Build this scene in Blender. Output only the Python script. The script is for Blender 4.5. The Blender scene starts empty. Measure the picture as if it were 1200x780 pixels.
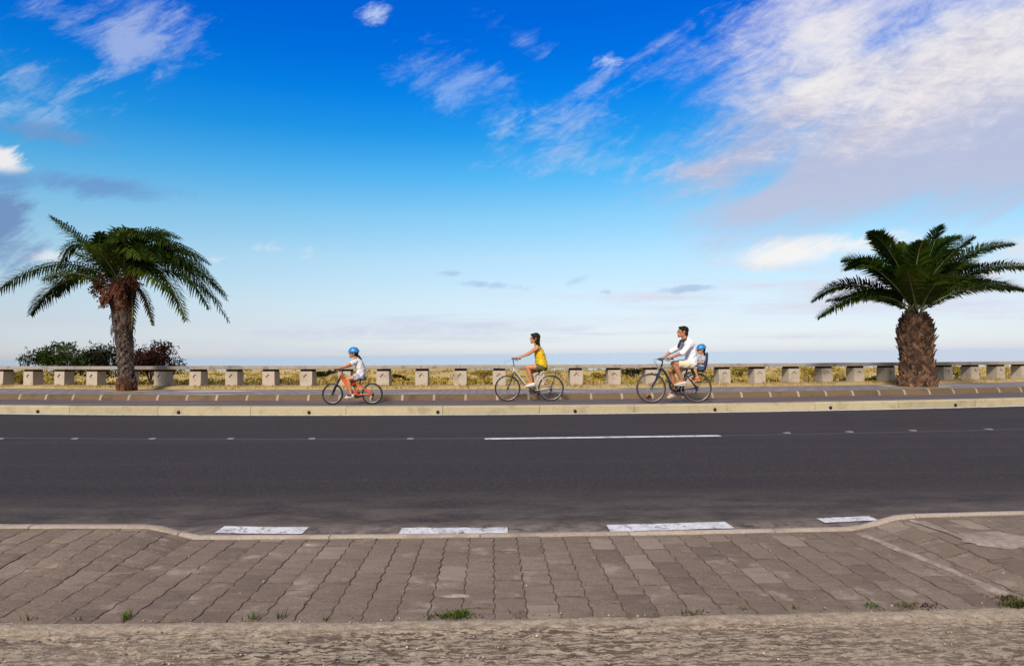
import bpy, bmesh, math, random
from mathutils import Vector, Matrix, noise as mnoise
rnd = random.Random(7)
C = bpy.context.scene.collection
SC = bpy.context.scene
V = Vector
PI = math.pi
rad = math.radians

# ------------------------------------------------------------------ camera
H = 1.2                       # eye height above the road
F = 800.0                     # focal length in pixels of the 1200 px wide photograph
YAW, PITCH, ROLL = math.atan(0.03), math.atan(25/800), math.atan(14/1200)
TILT = 0.0075                 # the road climbs gently to the left
CURVE = 0.0092                # and bends very gently
CAM_ROT = (Matrix.Rotation(-YAW, 4, 'Z') @ Matrix.Rotation(PI/2 + PITCH, 4, 'X') @ Matrix.Rotation(-ROLL, 4, 'Z'))
GROUND = Matrix.Rotation(TILT, 4, 'Y')
cam_d = bpy.data.cameras.new('camera'); cam = bpy.data.objects.new('camera', cam_d); C.objects.link(cam)
cam_d.sensor_width = 36; cam_d.lens = 24; cam_d.clip_start = 0.05; cam_d.clip_end = 60000
cam.matrix_world = Matrix.Translation((0, 0, H)) @ CAM_ROT
SC.camera = cam

def ray_true(px, py):
    return (CAM_ROT.to_3x3() @ V(((px-600)/F, (390-py)/F, -1))).normalized()
def ray(px, py):
    return GROUND.to_3x3().inverted() @ ray_true(px, py)
EYE = GROUND.inverted() @ V((0, 0, H))
def on_ground(px, py, z=0.0):
    d = ray(px, py); t = (z - EYE.z)/d.z
    return EYE + d*t
def at_depth(px, py, Y):
    d = ray(px, py); t = (Y - EYE.y)/d.y
    return EYE + d*t
def at_line(px, py, Y0):       # on the vertical sheet that follows the bend
    Y = Y0
    for _ in range(8):
        p = at_depth(px, py, Y); Y = Y0 + CURVE*p.x*p.x
    return p

# ------------------------------------------------------------------ mesh builder
class MB:
    def __init__(s): s.v = []; s.f = []; s.mi = []; s.cur = 0
    def add(s, vs, fs):
        b = len(s.v); s.v.extend([tuple(x) for x in vs])
        for f in fs: s.f.append([b+i for i in f]); s.mi.append(s.cur)
    def box(s, c, d, m=None):
        c = V(c); hx, hy, hz = d[0]/2, d[1]/2, d[2]/2
        p = [V((x, y, z)) for z in (-hz, hz) for y in (-hy, hy) for x in (-hx, hx)]
        if m is not None: p = [m @ q for q in p]
        s.add([c+q for q in p], [(0,2,3,1),(4,5,7,6),(0,1,5,4),(2,6,7,3),(0,4,6,2),(1,3,7,5)])
    def rings(s, rings, cap=True, close=False):
        n = len(rings[0]); vs = [p for r in rings for p in r]; fs = []
        R = len(rings)
        for i in range(R if close else R-1):
            a, b = i*n, ((i+1) % R)*n
            for j in range(n): fs.append((a+j, a+(j+1) % n, b+(j+1) % n, b+j))
        if cap and not close:
            fs.append(tuple(range(n-1, -1, -1))); fs.append(tuple((R-1)*n+j for j in range(n)))
        s.add(vs, fs)
    def tube(s, pts, r, n=8, cap=True, ref=None):
        pts = [V(p) for p in pts]; k = len(pts)
        rs = r if isinstance(r, (list, tuple)) else [r]*k
        rings = []; prev = None
        for i, p in enumerate(pts):
            t = (pts[min(i+1, k-1)] - pts[max(i-1, 0)]).normalized()
            if prev is None:
                a = V((0, 1, 0)) if abs(t.y) < 0.9 else V((1, 0, 0))
                if ref is not None: a = V(ref)
            else: a = prev
            u = (a - t*a.dot(t)).normalized(); prev = u; w = t.cross(u)
            rr = rs[i]; ra, rb = rr if isinstance(rr, (tuple, list)) else (rr, rr)
            rings.append([p + u*ra*math.cos(2*PI*j/n) + w*rb*math.sin(2*PI*j/n) for j in range(n)])
        s.rings(rings, cap)
    def ell(s, c, r, m=None, nu=14, nv=9):
        c = V(c); rings = []
        if not isinstance(r, (tuple, list)): r = (r, r, r)
        def P(a, b):
            q = V((r[0]*math.sin(a)*math.cos(b), r[1]*math.sin(a)*math.sin(b), r[2]*math.cos(a)))
            return c + (m @ q if m is not None else q)
        vs = [P(0, 0)]
        for i in range(1, nv):
            for j in range(nu): vs.append(P(PI*i/nv, 2*PI*j/nu))
        vs.append(P(PI, 0)); fs = []
        for j in range(nu): fs.append((0, 1+j, 1+(j+1) % nu))
        for i in range(nv-2):
            a = 1+i*nu; b = a+nu
            for j in range(nu): fs.append((a+j, b+j, b+(j+1) % nu, a+(j+1) % nu))
        a = 1+(nv-2)*nu; e = len(vs)-1
        for j in range(nu): fs.append((a+j, e, a+(j+1) % nu))
        s.add(vs, fs)
    def cap(s, p, q, rp, rq, n=10):       # tapered capsule
        p, q = V(p), V(q); s.tube([p, q], [rp, rq], n)
        s.ell(p, rp, nu=n, nv=7); s.ell(q, rq, nu=n, nv=7)
    def torus(s, c, R, r, n=40, m=8, rx=None):    # axis along Y
        c = V(c); rx = rx or r; rings = []
        for i in range(n):
            a = 2*PI*i/n
            rings.append([c + V(((R + r*math.cos(2*PI*j/m))*math.cos(a), rx*math.sin(2*PI*j/m), (R + r*math.cos(2*PI*j/m))*math.sin(a))) for j in range(m)])
        s.rings(rings, close=True)
    def arc(s, c, R, a0, a1, w, t, n=16):          # mudguard-like curved strip, axis along Y
        c = V(c); rings = []
        for i in range(n+1):
            a = rad(a0 + (a1-a0)*i/n); d = V((math.cos(a), 0, math.sin(a)))
            rings.append([c+d*R+V((0, -w/2, 0)), c+d*(R+t)+V((0, -w/4, 0)), c+d*(R+t)+V((0, w/4, 0)), c+d*R+V((0, w/2, 0))])
        s.rings(rings)
    def disc(s, c, r, y=0.004, n=24):              # flat cylinder, axis along Y
        c = V(c)
        s.rings([[c+V((r*math.cos(2*PI*j/n), yy, r*math.sin(2*PI*j/n))) for j in range(n)] for yy in (-y, y)])
    def mesh(s, name, mats, smooth=True):
        me = bpy.data.meshes.new(name); me.from_pydata(s.v, [], s.f)
        for m in (mats if isinstance(mats, (list, tuple)) else [mats]): me.materials.append(m)
        me.polygons.foreach_set('material_index', s.mi)
        me.polygons.foreach_set('use_smooth', [smooth]*len(s.f))
        me.update()
        return me
    def build(s, name, mats, parent=None, smooth=True, fixn=True):
        me = s.mesh(name, mats, smooth)
        if fixn:
            bm = bmesh.new(); bm.from_mesh(me); bmesh.ops.recalc_face_normals(bm, faces=bm.faces[:]); bm.to_mesh(me); bm.free()
        return link(name, me, parent)

def link(name, me, parent=None):
    o = bpy.data.objects.new(name, me); C.objects.link(o)
    if parent is not None: o.parent = parent
    return o
def empty(name, loc, rotz=0.0):
    o = bpy.data.objects.new(name, None); C.objects.link(o); o.location = loc; o.rotation_euler = (0, 0, rotz)
    o.empty_display_size = 0.2
    return o
def tag(o, label=None, cat=None, group=None, kind=None):
    if label: o['label'] = label
    if cat: o['category'] = cat
    if group: o['group'] = group
    if kind: o['kind'] = kind
    return o
def sharp(o, ang=35):
    for p in o.data.polygons: p.use_smooth = True
    try: o.data.set_sharp_from_angle(angle=rad(ang))
    except Exception: pass
    return o
def remeshed(mb, name, mat, parent, voxel, smooth=3, wr=0.0):
    if name in ('shirt', 't_shirt', 'sleeveless_top', 'shorts', 'scarf'): wr = 0.011
    if name == 'hair': wr = 0.008
    me = mb.mesh(name, mat); o = link(name, me)
    m = o.modifiers.new('r', 'REMESH'); m.mode = 'VOXEL'; m.voxel_size = voxel; m.use_smooth_shade = True
    if smooth:
        q = o.modifiers.new('s', 'SMOOTH'); q.iterations = smooth; q.factor = 0.5
    bpy.context.view_layer.update()
    ev = o.evaluated_get(bpy.context.evaluated_depsgraph_get())
    new = bpy.data.meshes.new_from_object(ev)
    bpy.data.objects.remove(o); bpy.data.meshes.remove(me)
    new.name = name
    if wr:
        new.update(); ns = [v.normal.copy() for v in new.vertices]
        for v, n in zip(new.vertices, ns):
            c = v.co; v.co = c + n*wr*(0.25 + fbm(c.x*9+c.z*5, c.y*7, c.z*13-c.x*8, 3) - 0.6*abs(fbm(c.x*16-c.z*11, c.y*9, c.z*17, 2)))
        new.update()
    if not new.materials: new.materials.append(mat)
    for p in new.polygons: p.use_smooth = True
    return link(name, new, parent)
def spline(pts, n=6):
    pts = [V(p) for p in pts]; out = []
    for i in range(len(pts)-1):
        p0, p1, p2, p3 = pts[max(i-1, 0)], pts[i], pts[i+1], pts[min(i+2, len(pts)-1)]
        for k in range(n):
            t = k/n
            out.append(0.5*((2*p1)+(p2-p0)*t+(2*p0-5*p1+4*p2-p3)*t*t+(3*p1-p0-3*p2+p3)*t**3))
    out.append(pts[-1]); return out
def fbm(x, y, z=0.0, o=4):
    return mnoise.fractal(V((x, y, z)), 1.0, 2.0, o)

# ------------------------------------------------------------------ materials
class G:
    """tiny node-graph helper"""
    def __init__(s, tree): s.t = tree; s.n = tree.nodes; s.l = tree.links
    def put(s, sock, v):
        if isinstance(v, bpy.types.NodeSocket): s.l.new(v, sock)
        elif isinstance(v, (tuple, list)) and len(v) == 3 and sock.type == 'RGBA': sock.default_value = (*v, 1)
        else: sock.default_value = v
    def m(s, op, a, b=None, c=None, clamp=False):
        n = s.n.new('ShaderNodeMath'); n.operation = op; n.use_clamp = clamp
        for i, v in enumerate((a, b, c)):
            if v is not None: s.put(n.inputs[i], v)
        return n.outputs[0]
    def smooth(s, x, lo, hi):
        n = s.n.new('ShaderNodeMapRange'); n.interpolation_type = 'SMOOTHSTEP'
        s.put(n.inputs[0], x); n.inputs[1].default_value = lo; n.inputs[2].default_value = hi
        return n.outputs[0]
    def mix(s, f, a, b, mode='MIX'):
        n = s.n.new('ShaderNodeMix'); n.data_type = 'RGBA'; n.blend_type = mode
        s.put(n.inputs[0], f); s.put(n.inputs[6], a); s.put(n.inputs[7], b)
        return n.outputs[2]
    def noise(s, vec, scale, detail=4, rough=0.55, dist=0.0):
        n = s.n.new('ShaderNodeTexNoise'); s.put(n.inputs['Vector'], vec)
        n.inputs['Scale'].default_value = scale; n.inputs['Detail'].default_value = detail
        n.inputs['Roughness'].default_value = rough; n.inputs['Distortion'].default_value = dist
        return n.outputs[0]
    def scale(s, vec, sc, rot=(0, 0, 0), loc=(0, 0, 0)):
        n = s.n.new('ShaderNodeMapping'); s.put(n.inputs[0], vec); n.inputs[3].default_value = sc; n.inputs[2].default_value = rot; n.inputs[1].default_value = loc
        return n.outputs[0]
    def coord(s, which='Object'): return s.n.new('ShaderNodeTexCoord').outputs[which]
    def sep(s, vec):
        n = s.n.new('ShaderNodeSeparateXYZ'); s.put(n.inputs[0], vec); return n.outputs
    def comb(s, x, y, z):
        n = s.n.new('ShaderNodeCombineXYZ')
        for i, v in enumerate((x, y, z)): s.put(n.inputs[i], v)
        return n.outputs[0]
    def island(s): return s.n.new('ShaderNodeNewGeometry').outputs['Random Per Island']
    def bump(s, h, strength=0.3, dist=0.01):
        n = s.n.new('ShaderNodeBump'); s.put(n.inputs['Height'], h); n.inputs['Strength'].default_value = strength; n.inputs['Distance'].default_value = dist
        return n.outputs[0]
def new_mat(name):
    m = bpy.data.materials.new(name); m.use_nodes = True
    g = G(m.node_tree); b = g.n['Principled BSDF']
    return m, g, b
def simple(name, col, rough=0.6, var=0.15, scale=8.0, metal=0.0, bump=0.0, bscale=60, island=0.0, trans=0.0, spec=0.5):
    m, g, b = new_mat(name)
    co = g.coord()
    n = g.noise(co, scale, 5)
    lo = tuple(c*(1-var) for c in col); hi = tuple(min(1, c*(1+var)) for c in col)
    c = g.mix(g.smooth(n, 0.3, 0.7), lo, hi)
    if island:
        k = g.m('MULTIPLY_ADD', g.island(), 2*island, 1-island)
        c = g.mix(1.0, c, g.comb(k, k, k), 'MULTIPLY')
    g.put(b.inputs['Base Color'], c); b.inputs['Roughness'].default_value = rough; b.inputs['Metallic'].default_value = metal
    b.inputs['Specular IOR Level'].default_value = spec
    if bump: g.put(b.inputs['Normal'], g.bump(g.noise(co, bscale, 4), bump, 0.01))
    if trans:
        t = g.n.new('ShaderNodeBsdfTranslucent'); g.put(t.inputs[0], c)
        x = g.n.new('ShaderNodeMixShader'); x.inputs[0].default_value = trans
        g.l.new(b.outputs[0], x.inputs[1]); g.l.new(t.outputs[0], x.inputs[2])
        g.l.new(x.outputs[0], g.n['Material Output'].inputs[0])
    return m

def leaf_mat(name, a, b_, trans=0.25, rough=0.5):
    m, g, b = new_mat(name)
    c = g.mix(g.island(), a, b_)
    c = g.mix(g.smooth(g.noise(g.coord(), 1.3, 3), 0.35, 0.7), c, tuple(x*0.7 for x in a))
    g.put(b.inputs['Base Color'], c); b.inputs['Roughness'].default_value = max(rough, 0.7); b.inputs['Specular IOR Level'].default_value = 0.08
    t = g.n.new('ShaderNodeBsdfTranslucent'); g.put(t.inputs[0], c)
    x = g.n.new('ShaderNodeMixShader'); x.inputs[0].default_value = trans
    g.l.new(b.outputs[0], x.inputs[1]); g.l.new(t.outputs[0], x.inputs[2]); g.l.new(x.outputs[0], g.n['Material Output'].inputs[0])
    return m

MAT = {}
def asphalt_mat():
    m, g, b = new_mat('asphalt'); co = g.coord(); x, y, z = g.sep(co)
    fine = g.noise(co, 30, 6, 0.85); grit = g.noise(g.scale(co, (1, 1, 1), (0, 0, 0.5), (5, 2, 0)), 9, 10, 0.9)
    big = g.noise(g.scale(co, (0.35, 0.9, 1)), 1.0, 7, 0.65); streak = g.noise(g.scale(co, (0.06, 1.6, 1)), 1.0, 5, 0.6)
    c = g.mix(g.smooth(fine, 0.36, 0.64), (0.0089, 0.0064, 0.0059), (0.0518, 0.0383, 0.0326))
    c = g.mix(g.m('MULTIPLY', g.smooth(grit, 0.52, 0.66), 0.55), c, (0.1042, 0.0793, 0.0644))
    c = g.mix(g.m('MULTIPLY', g.smooth(grit, 0.47, 0.36), 0.6), c, (0.0105, 0.0081, 0.0076))
    c = g.mix(g.m('MULTIPLY', g.smooth(big, 0.45, 0.68), 0.35), c, (0.0246, 0.0185, 0.0179))
    c = g.mix(g.m('MULTIPLY', g.smooth(streak, 0.48, 0.68), 0.32), c, (0.0537, 0.0417, 0.0356))
    # dust gathered towards the near edge, broken up
    edge = g.smooth(y, 6.3, 4.9)
    c = g.mix(g.m('MULTIPLY', edge, g.smooth(g.noise(g.scale(co, (0.7, 1.6, 1)), 2.2, 8, 0.75), 0.3, 0.75)), c, (0.1275, 0.1020, 0.0833))
    edge2 = g.smooth(y, 5.02, 4.72)
    c = g.mix(g.m('MULTIPLY', edge2, g.smooth(g.noise(co, 7, 9, 0.8), 0.38, 0.62)), c, (0.22, 0.175, 0.135))
    # the joint between the two laid lanes
    yc = g.m('SUBTRACT', y, g.m('MULTIPLY', g.m('MULTIPLY', x, x), CURVE))
    seam = g.m('ABSOLUTE', g.m('SUBTRACT', yc, 9.87))
    c = g.mix(g.m('MULTIPLY', g.smooth(seam, 0.06, 0.02), 0.5), c, (0.12, 0.105, 0.11))
    g.put(b.inputs['Base Color'], c); b.inputs['Roughness'].default_value = 0.85; b.inputs['Specular IOR Level'].default_value = 0.3
    g.put(b.inputs['Normal'], g.bump(g.m('ADD', fine, g.m('MULTIPLY', grit, 0.7)), 0.55, 0.012))
    return m
MAT['asphalt'] = asphalt_mat()

def path_mat():
    m, g, b = new_mat('cycle_path_asphalt'); co = g.coord()
    c = g.mix(g.smooth(g.noise(co, 70, 4, 0.7), 0.3, 0.7), (0.0578, 0.0394, 0.0381), (0.1292, 0.0952, 0.0884))
    c = g.mix(g.m('MULTIPLY', g.smooth(g.noise(g.scale(co, (0.25, 2.5, 1)), 1.3, 5), 0.5, 0.72), 0.6), c, (0.2400, 0.2000, 0.1840))
    g.put(b.inputs['Base Color'], c); b.inputs['Roughness'].default_value = 0.9
    g.put(b.inputs['Normal'], g.bump(g.noise(co, 80, 3), 0.4, 0.01)); return m
MAT['path'] = path_mat()

def promenade_mat():
    m, g, b = new_mat('promenade_tiles'); co = g.coord()
    br = g.n.new('ShaderNodeTexBrick'); g.put(br.inputs['Vector'], co); br.inputs['Scale'].default_value = 1.0
    br.inputs['Brick Width'].default_value = 0.4; br.inputs['Row Height'].default_value = 0.4; br.inputs['Mortar Size'].default_value = 0.02
    br.inputs['Color1'].default_value = (0.165, 0.14, 0.132, 1); br.inputs['Color2'].default_value = (0.225, 0.192, 0.18, 1); br.inputs['Mortar'].default_value = (0.075, 0.066, 0.066, 1)
    c = g.mix(g.m('MULTIPLY', g.smooth(g.noise(co, 5, 5), 0.4, 0.7), 0.35), br.outputs[0], (0.22, 0.19, 0.175))
    c = g.mix(g.m('MULTIPLY', g.smooth(g.noise(g.scale(co, (0.25, 0.9, 1)), 0.8, 5), 0.60, 0.68), 0.8), c, (0.52, 0.45, 0.38))
    g.put(b.inputs['Base Color'], c); b.inputs['Roughness'].default_value = 0.85; return m
MAT['promenade'] = promenade_mat()

def stone(name, a, b_, stain, sscale=2.5, bump=0.3, fine=60, mask=(0.5, 0.72), isl=0.12):
    m, g, b = new_mat(name); co = g.coord()
    c = g.mix(g.smooth(g.noise(co, fine, 4, 0.65), 0.3, 0.7), a, b_)
    c = g.mix(g.m('MULTIPLY', g.smooth(g.noise(co, sscale, 6, 0.6), *mask), 0.7), c, stain)
    k = g.m('MULTIPLY_ADD', g.island(), 2*isl, 1-isl)
    c = g.mix(1.0, c, g.comb(k, k, k), 'MULTIPLY')
    g.put(b.inputs['Base Color'], c); b.inputs['Roughness'].default_value = 0.88; b.inputs['Specular IOR Level'].default_value = 0.25
    g.put(b.inputs['Normal'], g.bump(g.noise(co, fine*0.7, 5, 0.65), bump, 0.01)); return m
MAT['kerb'] = stone('kerb_stone', (0.31, 0.26, 0.155), (0.44, 0.375, 0.235), (0.22, 0.18, 0.11))
MAT['kerb_brown'] = stone('kerb_brown_stone', (0.10, 0.066, 0.034), (0.155, 0.105, 0.056), (0.07, 0.048, 0.026))
MAT['mortar'] = stone('pale_mortar', (0.25, 0.195, 0.135), (0.36, 0.285, 0.205), (0.30, 0.24, 0.18))
MAT['concrete'] = stone('bench_concrete', (0.37, 0.31, 0.24), (0.47, 0.40, 0.32), (0.225, 0.18, 0.135), 2.6)
MAT['slab'] = stone('bench_slab_concrete', (0.27, 0.225, 0.175), (0.36, 0.305, 0.245), (0.13, 0.108, 0.085), 3.4)
MAT['near_kerb'] = stone('near_kerb_concrete', (0.31, 0.25, 0.19), (0.43, 0.355, 0.28), (0.22, 0.175, 0.135), 3)
MAT['cement'] = stone('old_cement', (0.24, 0.19, 0.15), (0.36, 0.295, 0.235), (0.18, 0.14, 0.11), 9, 0.6, 30, (0.4, 0.6), 0)
MAT['dark'] = simple('dark_hole', (0.012, 0.011, 0.01), 0.9)
MAT['white_paint'] = None
def paint_mat():
    m, g, b = new_mat('road_paint'); co = g.coord()
    c = g.mix(g.smooth(g.noise(co, 5, 9, 0.8), 0.32, 0.56), (0.34, 0.33, 0.32), (0.62, 0.62, 0.63))
    c = g.mix(g.m('MULTIPLY', g.smooth(g.noise(g.scale(co, (1, 1, 1), (0, 0, 0.6), (1, 4, 0)), 40, 5, 0.8), 0.54, 0.64), 0.8), c, (0.16, 0.14, 0.13))
    g.put(b.inputs['Base Color'], c); b.inputs['Roughness'].default_value = 0.8; b.inputs['Specular IOR Level'].default_value = 0.2
    worn = g.smooth(g.noise(g.scale(co, (1, 0.6, 1)), 11, 9, 0.85), 0.60, 0.55)
    g.put(b.inputs['Alpha'], worn); return m
MAT['white_paint'] = paint_mat()
def paver_mat():
    m, g, b = new_mat('pavers'); co = g.coord(); r = g.island()
    base = g.mix(r, (0.1703, 0.1263, 0.0928), (0.2416, 0.1837, 0.1373))
    c = g.mix(g.m('MULTIPLY', g.smooth(g.noise(co, 85, 4, 0.8), 0.5, 0.68), 0.65), base, (0.3564, 0.2833, 0.2191))
    c = g.mix(g.m('MULTIPLY', g.smooth(g.noise(g.scale(co, (1, 1, 1), (0, 0, 0), (3, 7, 0)), 60, 5, 0.8), 0.5, 0.66), 0.7), c, (0.1035, 0.0766, 0.0581))
    c = g.mix(g.m('MULTIPLY', g.smooth(g.noise(co, 1.1, 5), 0.42, 0.62), 0.5), c, (0.1742, 0.1302, 0.0950))
    c = g.mix(g.m('MULTIPLY', g.smooth(g.noise(co, 3.7, 6, 0.65), 0.56, 0.68), 0.7), c, (0.3485, 0.2833, 0.2191))
    c = g.mix(g.m('MULTIPLY', g.smooth(r, 0.93, 0.94), 0.55), c, (0.3060, 0.2436, 0.1867))
    c = g.mix(g.m('MULTIPLY', g.smooth(r, 0.07, 0.06), 0.5), c, (0.1440, 0.1087, 0.0830))
    gr = g.noise(g.scale(co, (1, 1, 1), (0, 0, 0.3), (9, 1, 0)), 13, 10, 0.9)
    c = g.mix(g.m('MULTIPLY', g.smooth(gr, 0.53, 0.65), 0.55), c, (0.3600, 0.2871, 0.2241))
    c = g.mix(g.m('MULTIPLY', g.smooth(gr, 0.46, 0.36), 0.6), c, (0.0900, 0.0653, 0.0498))
    g.put(b.inputs['Base Color'], c); b.inputs['Roughness'].default_value = 0.9; b.inputs['Specular IOR Level'].default_value = 0.15
    g.put(b.inputs['Normal'], g.bump(g.noise(co, 70, 5, 0.8), 0.8, 0.010)); return m
MAT['paver'] = paver_mat()
def dirt_mat():
    m, g, b = new_mat('dry_track'); co = g.coord(); x, y, z = g.sep(co)
    gr = g.noise(co, 22, 9, 0.85)
    c = g.mix(g.smooth(gr, 0.36, 0.64), (0.2494, 0.1887, 0.1302), (0.4472, 0.3655, 0.2730))
    st = g.noise(g.scale(co, (15, 46, 1)), 1.0, 8, 0.72, 0.5)
    st2 = g.noise(g.scale(co, (4, 40, 1), (0, 0, 0.03)), 1.0, 7, 0.7, 0.3)
    zone = g.smooth(g.noise(g.scale(co, (0.9, 2.5, 1)), 1.0, 4), 0.30, 0.62)
    near = g.m('MULTIPLY', g.smooth(y, 3.08, 2.99), g.m('MULTIPLY_ADD', zone, 0.5, 0.5))
    mk = g.m('MULTIPLY', near, g.m('MAXIMUM', g.smooth(st, 0.53, 0.56), g.m('MULTIPLY', g.smooth(st2, 0.545, 0.58), 0.9)))
    c = g.mix(g.m('MULTIPLY', mk, 0.95), c, (0.0860, 0.0553, 0.0361))
    c = g.mix(g.m('MULTIPLY', g.smooth(g.noise(co, 1.6, 6), 0.5, 0.75), 0.35), c, (0.2236, 0.1700, 0.1176))
    c = g.mix(g.m('MULTIPLY', g.smooth(g.noise(g.scale(co, (1, 0.6, 1), (0, 0, 0), (2, 2, 0)), 45, 6, 0.8), 0.60, 0.66), 0.8), c, (0.0731, 0.0510, 0.0378))
    g.put(b.inputs['Base Color'], c); b.inputs['Roughness'].default_value = 0.95; b.inputs['Specular IOR Level'].default_value = 0.15
    h = g.m('SUBTRACT', g.noise(co, 70, 5, 0.7), g.m('MULTIPLY', mk, 0.9))
    g.put(b.inputs['Normal'], g.bump(h, 0.7, 0.014)); return m
MAT['dirt'] = dirt_mat()
def terrain_mat():
    m, g, b = new_mat('dune_ground'); co = g.coord()
    c = g.mix(g.smooth(g.noise(g.scale(co, (0.5, 1.2, 1)), 0.5, 6, 0.65), 0.35, 0.65), (0.54, 0.39, 0.13), (0.40, 0.29, 0.08))
    c = g.mix(g.smooth(g.noise(g.scale(co, (0.4, 1.0, 1)), 0.8, 5), 0.52, 0.66), c, (0.56, 0.43, 0.25))
    g.put(b.inputs['Base Color'], c); b.inputs['Roughness'].default_value = 1.0
    g.put(b.inputs['Normal'], g.bump(g.noise(co, 3, 6, 0.7), 0.8, 0.2)); return m
MAT['terrain'] = terrain_mat()
MAT['verge'] = stone('verge_sand', (0.30, 0.21, 0.085), (0.42, 0.31, 0.14), (0.23, 0.17, 0.06), 3, 0.6, 25)
def sea_mat():
    m, g, b = new_mat('sea_water'); co = g.coord()
    b.inputs['Base Color'].default_value = (0.28, 0.35, 0.45, 1); b.inputs['Roughness'].default_value = 0.15; b.inputs['IOR'].default_value = 1.33
    g.put(b.inputs['Normal'], g.bump(g.noise(g.scale(co, (0.02, 0.06, 1)), 1.0, 6, 0.6), 0.09, 1.0)); return m
MAT['sea'] = sea_mat()

MAT['frond'] = leaf_mat('palm_leaf', (0.013, 0.034, 0.003), (0.078, 0.120, 0.013), 0.35, 0.5)
MAT['frond_light'] = leaf_mat('palm_leaf_young', (0.045, 0.080, 0.008), (0.120, 0.155, 0.018), 0.35, 0.45)
MAT['frond_dry'] = leaf_mat('palm_leaf_dry', (0.035, 0.030, 0.012), (0.10, 0.070, 0.028), 0.15, 0.7)
MAT['rachis'] = simple('leaf_stalk', (0.22, 0.22, 0.12), 0.5, 0.2)
MAT['boot'] = stone('palm_bark', (0.0739, 0.0358, 0.0212), (0.2317, 0.1317, 0.0782), (0.0296, 0.0153, 0.0101), 9, 0.8, 35, (0.42, 0.6), 0.65)
MAT['bark_gap_shade'] = simple('bark_gap_shade', (0.028, 0.017, 0.013), 0.95, 0.3, bump=0.6)  # dark core colour paints shade into the gaps between leaf bases
MAT['boot_grey'] = stone('palm_bark_grey', (0.0578, 0.0374, 0.0306), (0.1428, 0.1054, 0.0850), (0.0272, 0.0177, 0.0150), 6, 0.8, 35, (0.45, 0.65), 0.45)
MAT['boot_red'] = stone('palm_fibre_red', (0.0748, 0.0306, 0.0170), (0.1496, 0.0680, 0.0340), (0.0340, 0.0170, 0.0122), 6, 0.8, 35, (0.45, 0.65), 0.45)
MAT['fruit'] = simple('date_fruit', (0.13, 0.038, 0.014), 0.5, 0.3, island=0.4)
MAT['leaf_green'] = leaf_mat('shrub_leaf_green', (0.018, 0.034, 0.006), (0.070, 0.100, 0.018), 0.2)
MAT['leaf_dark'] = leaf_mat('shrub_leaf_dark', (0.010, 0.013, 0.006), (0.034, 0.038, 0.014), 0.12)
MAT['leaf_red'] = leaf_mat('shrub_leaf_red', (0.024, 0.009, 0.009), (0.075, 0.028, 0.024), 0.15)
MAT['leaf_scrub'] = leaf_mat('scrub_leaf', (0.30, 0.21, 0.03), (0.58, 0.41, 0.075), 0.2, 0.8)
MAT['leaf_scrub_green'] = leaf_mat('scrub_leaf_green', (0.22, 0.18, 0.028), (0.46, 0.36, 0.07), 0.2, 0.8)
MAT['grass_dry'] = leaf_mat('dry_grass', (0.40, 0.28, 0.075), (0.62, 0.45, 0.15), 0.4, 0.9)
MAT['grass_green'] = leaf_mat('green_grass', (0.045, 0.075, 0.012), (0.13, 0.18, 0.03), 0.3, 0.6)
MAT['moss'] = leaf_mat('moss', (0.06, 0.075, 0.018), (0.17, 0.15, 0.05), 0.2, 0.9)
MAT['twig'] = simple('twig', (0.09, 0.06, 0.04), 0.9, 0.3)

MAT['skin_tan'] = simple('tanned_skin', (0.46, 0.195, 0.080), 0.5, 0.08)
MAT['skin_man'] = simple('brown_skin', (0.39, 0.165, 0.072), 0.5, 0.08)
MAT['skin_kid'] = simple('child_skin', (0.47, 0.235, 0.125), 0.5, 0.08)
MAT['hair'] = simple('dark_hair', (0.016, 0.010, 0.008), 0.75, 0.4, bump=0.5, bscale=120, spec=0.15)
MAT['eye'] = simple('eye', (0.02, 0.015, 0.012), 0.2)
MAT['lips'] = simple('lips', (0.33, 0.10, 0.08), 0.45)
def cloth(name, col, var=0.12): return simple(name, col, 0.9, var, 14, bump=0.5, bscale=18)
MAT['yellow_top'] = cloth('yellow_cotton', (0.62, 0.40, 0.008))
MAT['olive'] = cloth('olive_cotton', (0.10, 0.085, 0.022))
MAT['white_shirt'] = cloth('white_linen', (0.72, 0.70, 0.74), 0.05)
MAT['cream'] = cloth('cream_cotton', (0.66, 0.58, 0.43))
MAT['navy'] = cloth('navy_cotton', (0.020, 0.026, 0.045))
MAT['kid_shirt'] = cloth('pale_cotton', (0.62, 0.60, 0.62))
MAT['kid_shorts'] = cloth('grey_patterned_cotton', (0.34, 0.35, 0.40), 0.6)
MAT['denim'] = cloth('denim', (0.03, 0.075, 0.16))
MAT['tod_shirt'] = cloth('pale_blue_cotton', (0.32, 0.36, 0.43))
MAT['white_canvas'] = cloth('white_canvas', (0.72, 0.69, 0.65), 0.06)
MAT['tan_shoe'] = cloth('tan_canvas', (0.56, 0.50, 0.42), 0.1)
MAT['red_shoe'] = simple('red_shoe', (0.55, 0.05, 0.02), 0.5)
MAT['yellow_shoe'] = simple('yellow_sole', (0.70, 0.42, 0.03), 0.6)
MAT['sole'] = simple('rubber_sole', (0.45, 0.42, 0.38), 0.8)
MAT['helmet'] = simple('blue_helmet', (0.010, 0.20, 0.52), 0.35, 0.05)
MAT['tyre'] = simple('tyre_rubber', (0.013, 0.013, 0.014), 0.8, 0.2)
MAT['tyre_brown'] = simple('tyre_brown_wall', (0.055, 0.026, 0.018), 0.8, 0.2)
MAT['chrome'] = simple('polished_alloy', (0.36, 0.36, 0.37), 0.42, 0.05, metal=1.0)
MAT['black_metal'] = simple('black_metal', (0.014, 0.014, 0.016), 0.4)
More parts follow.
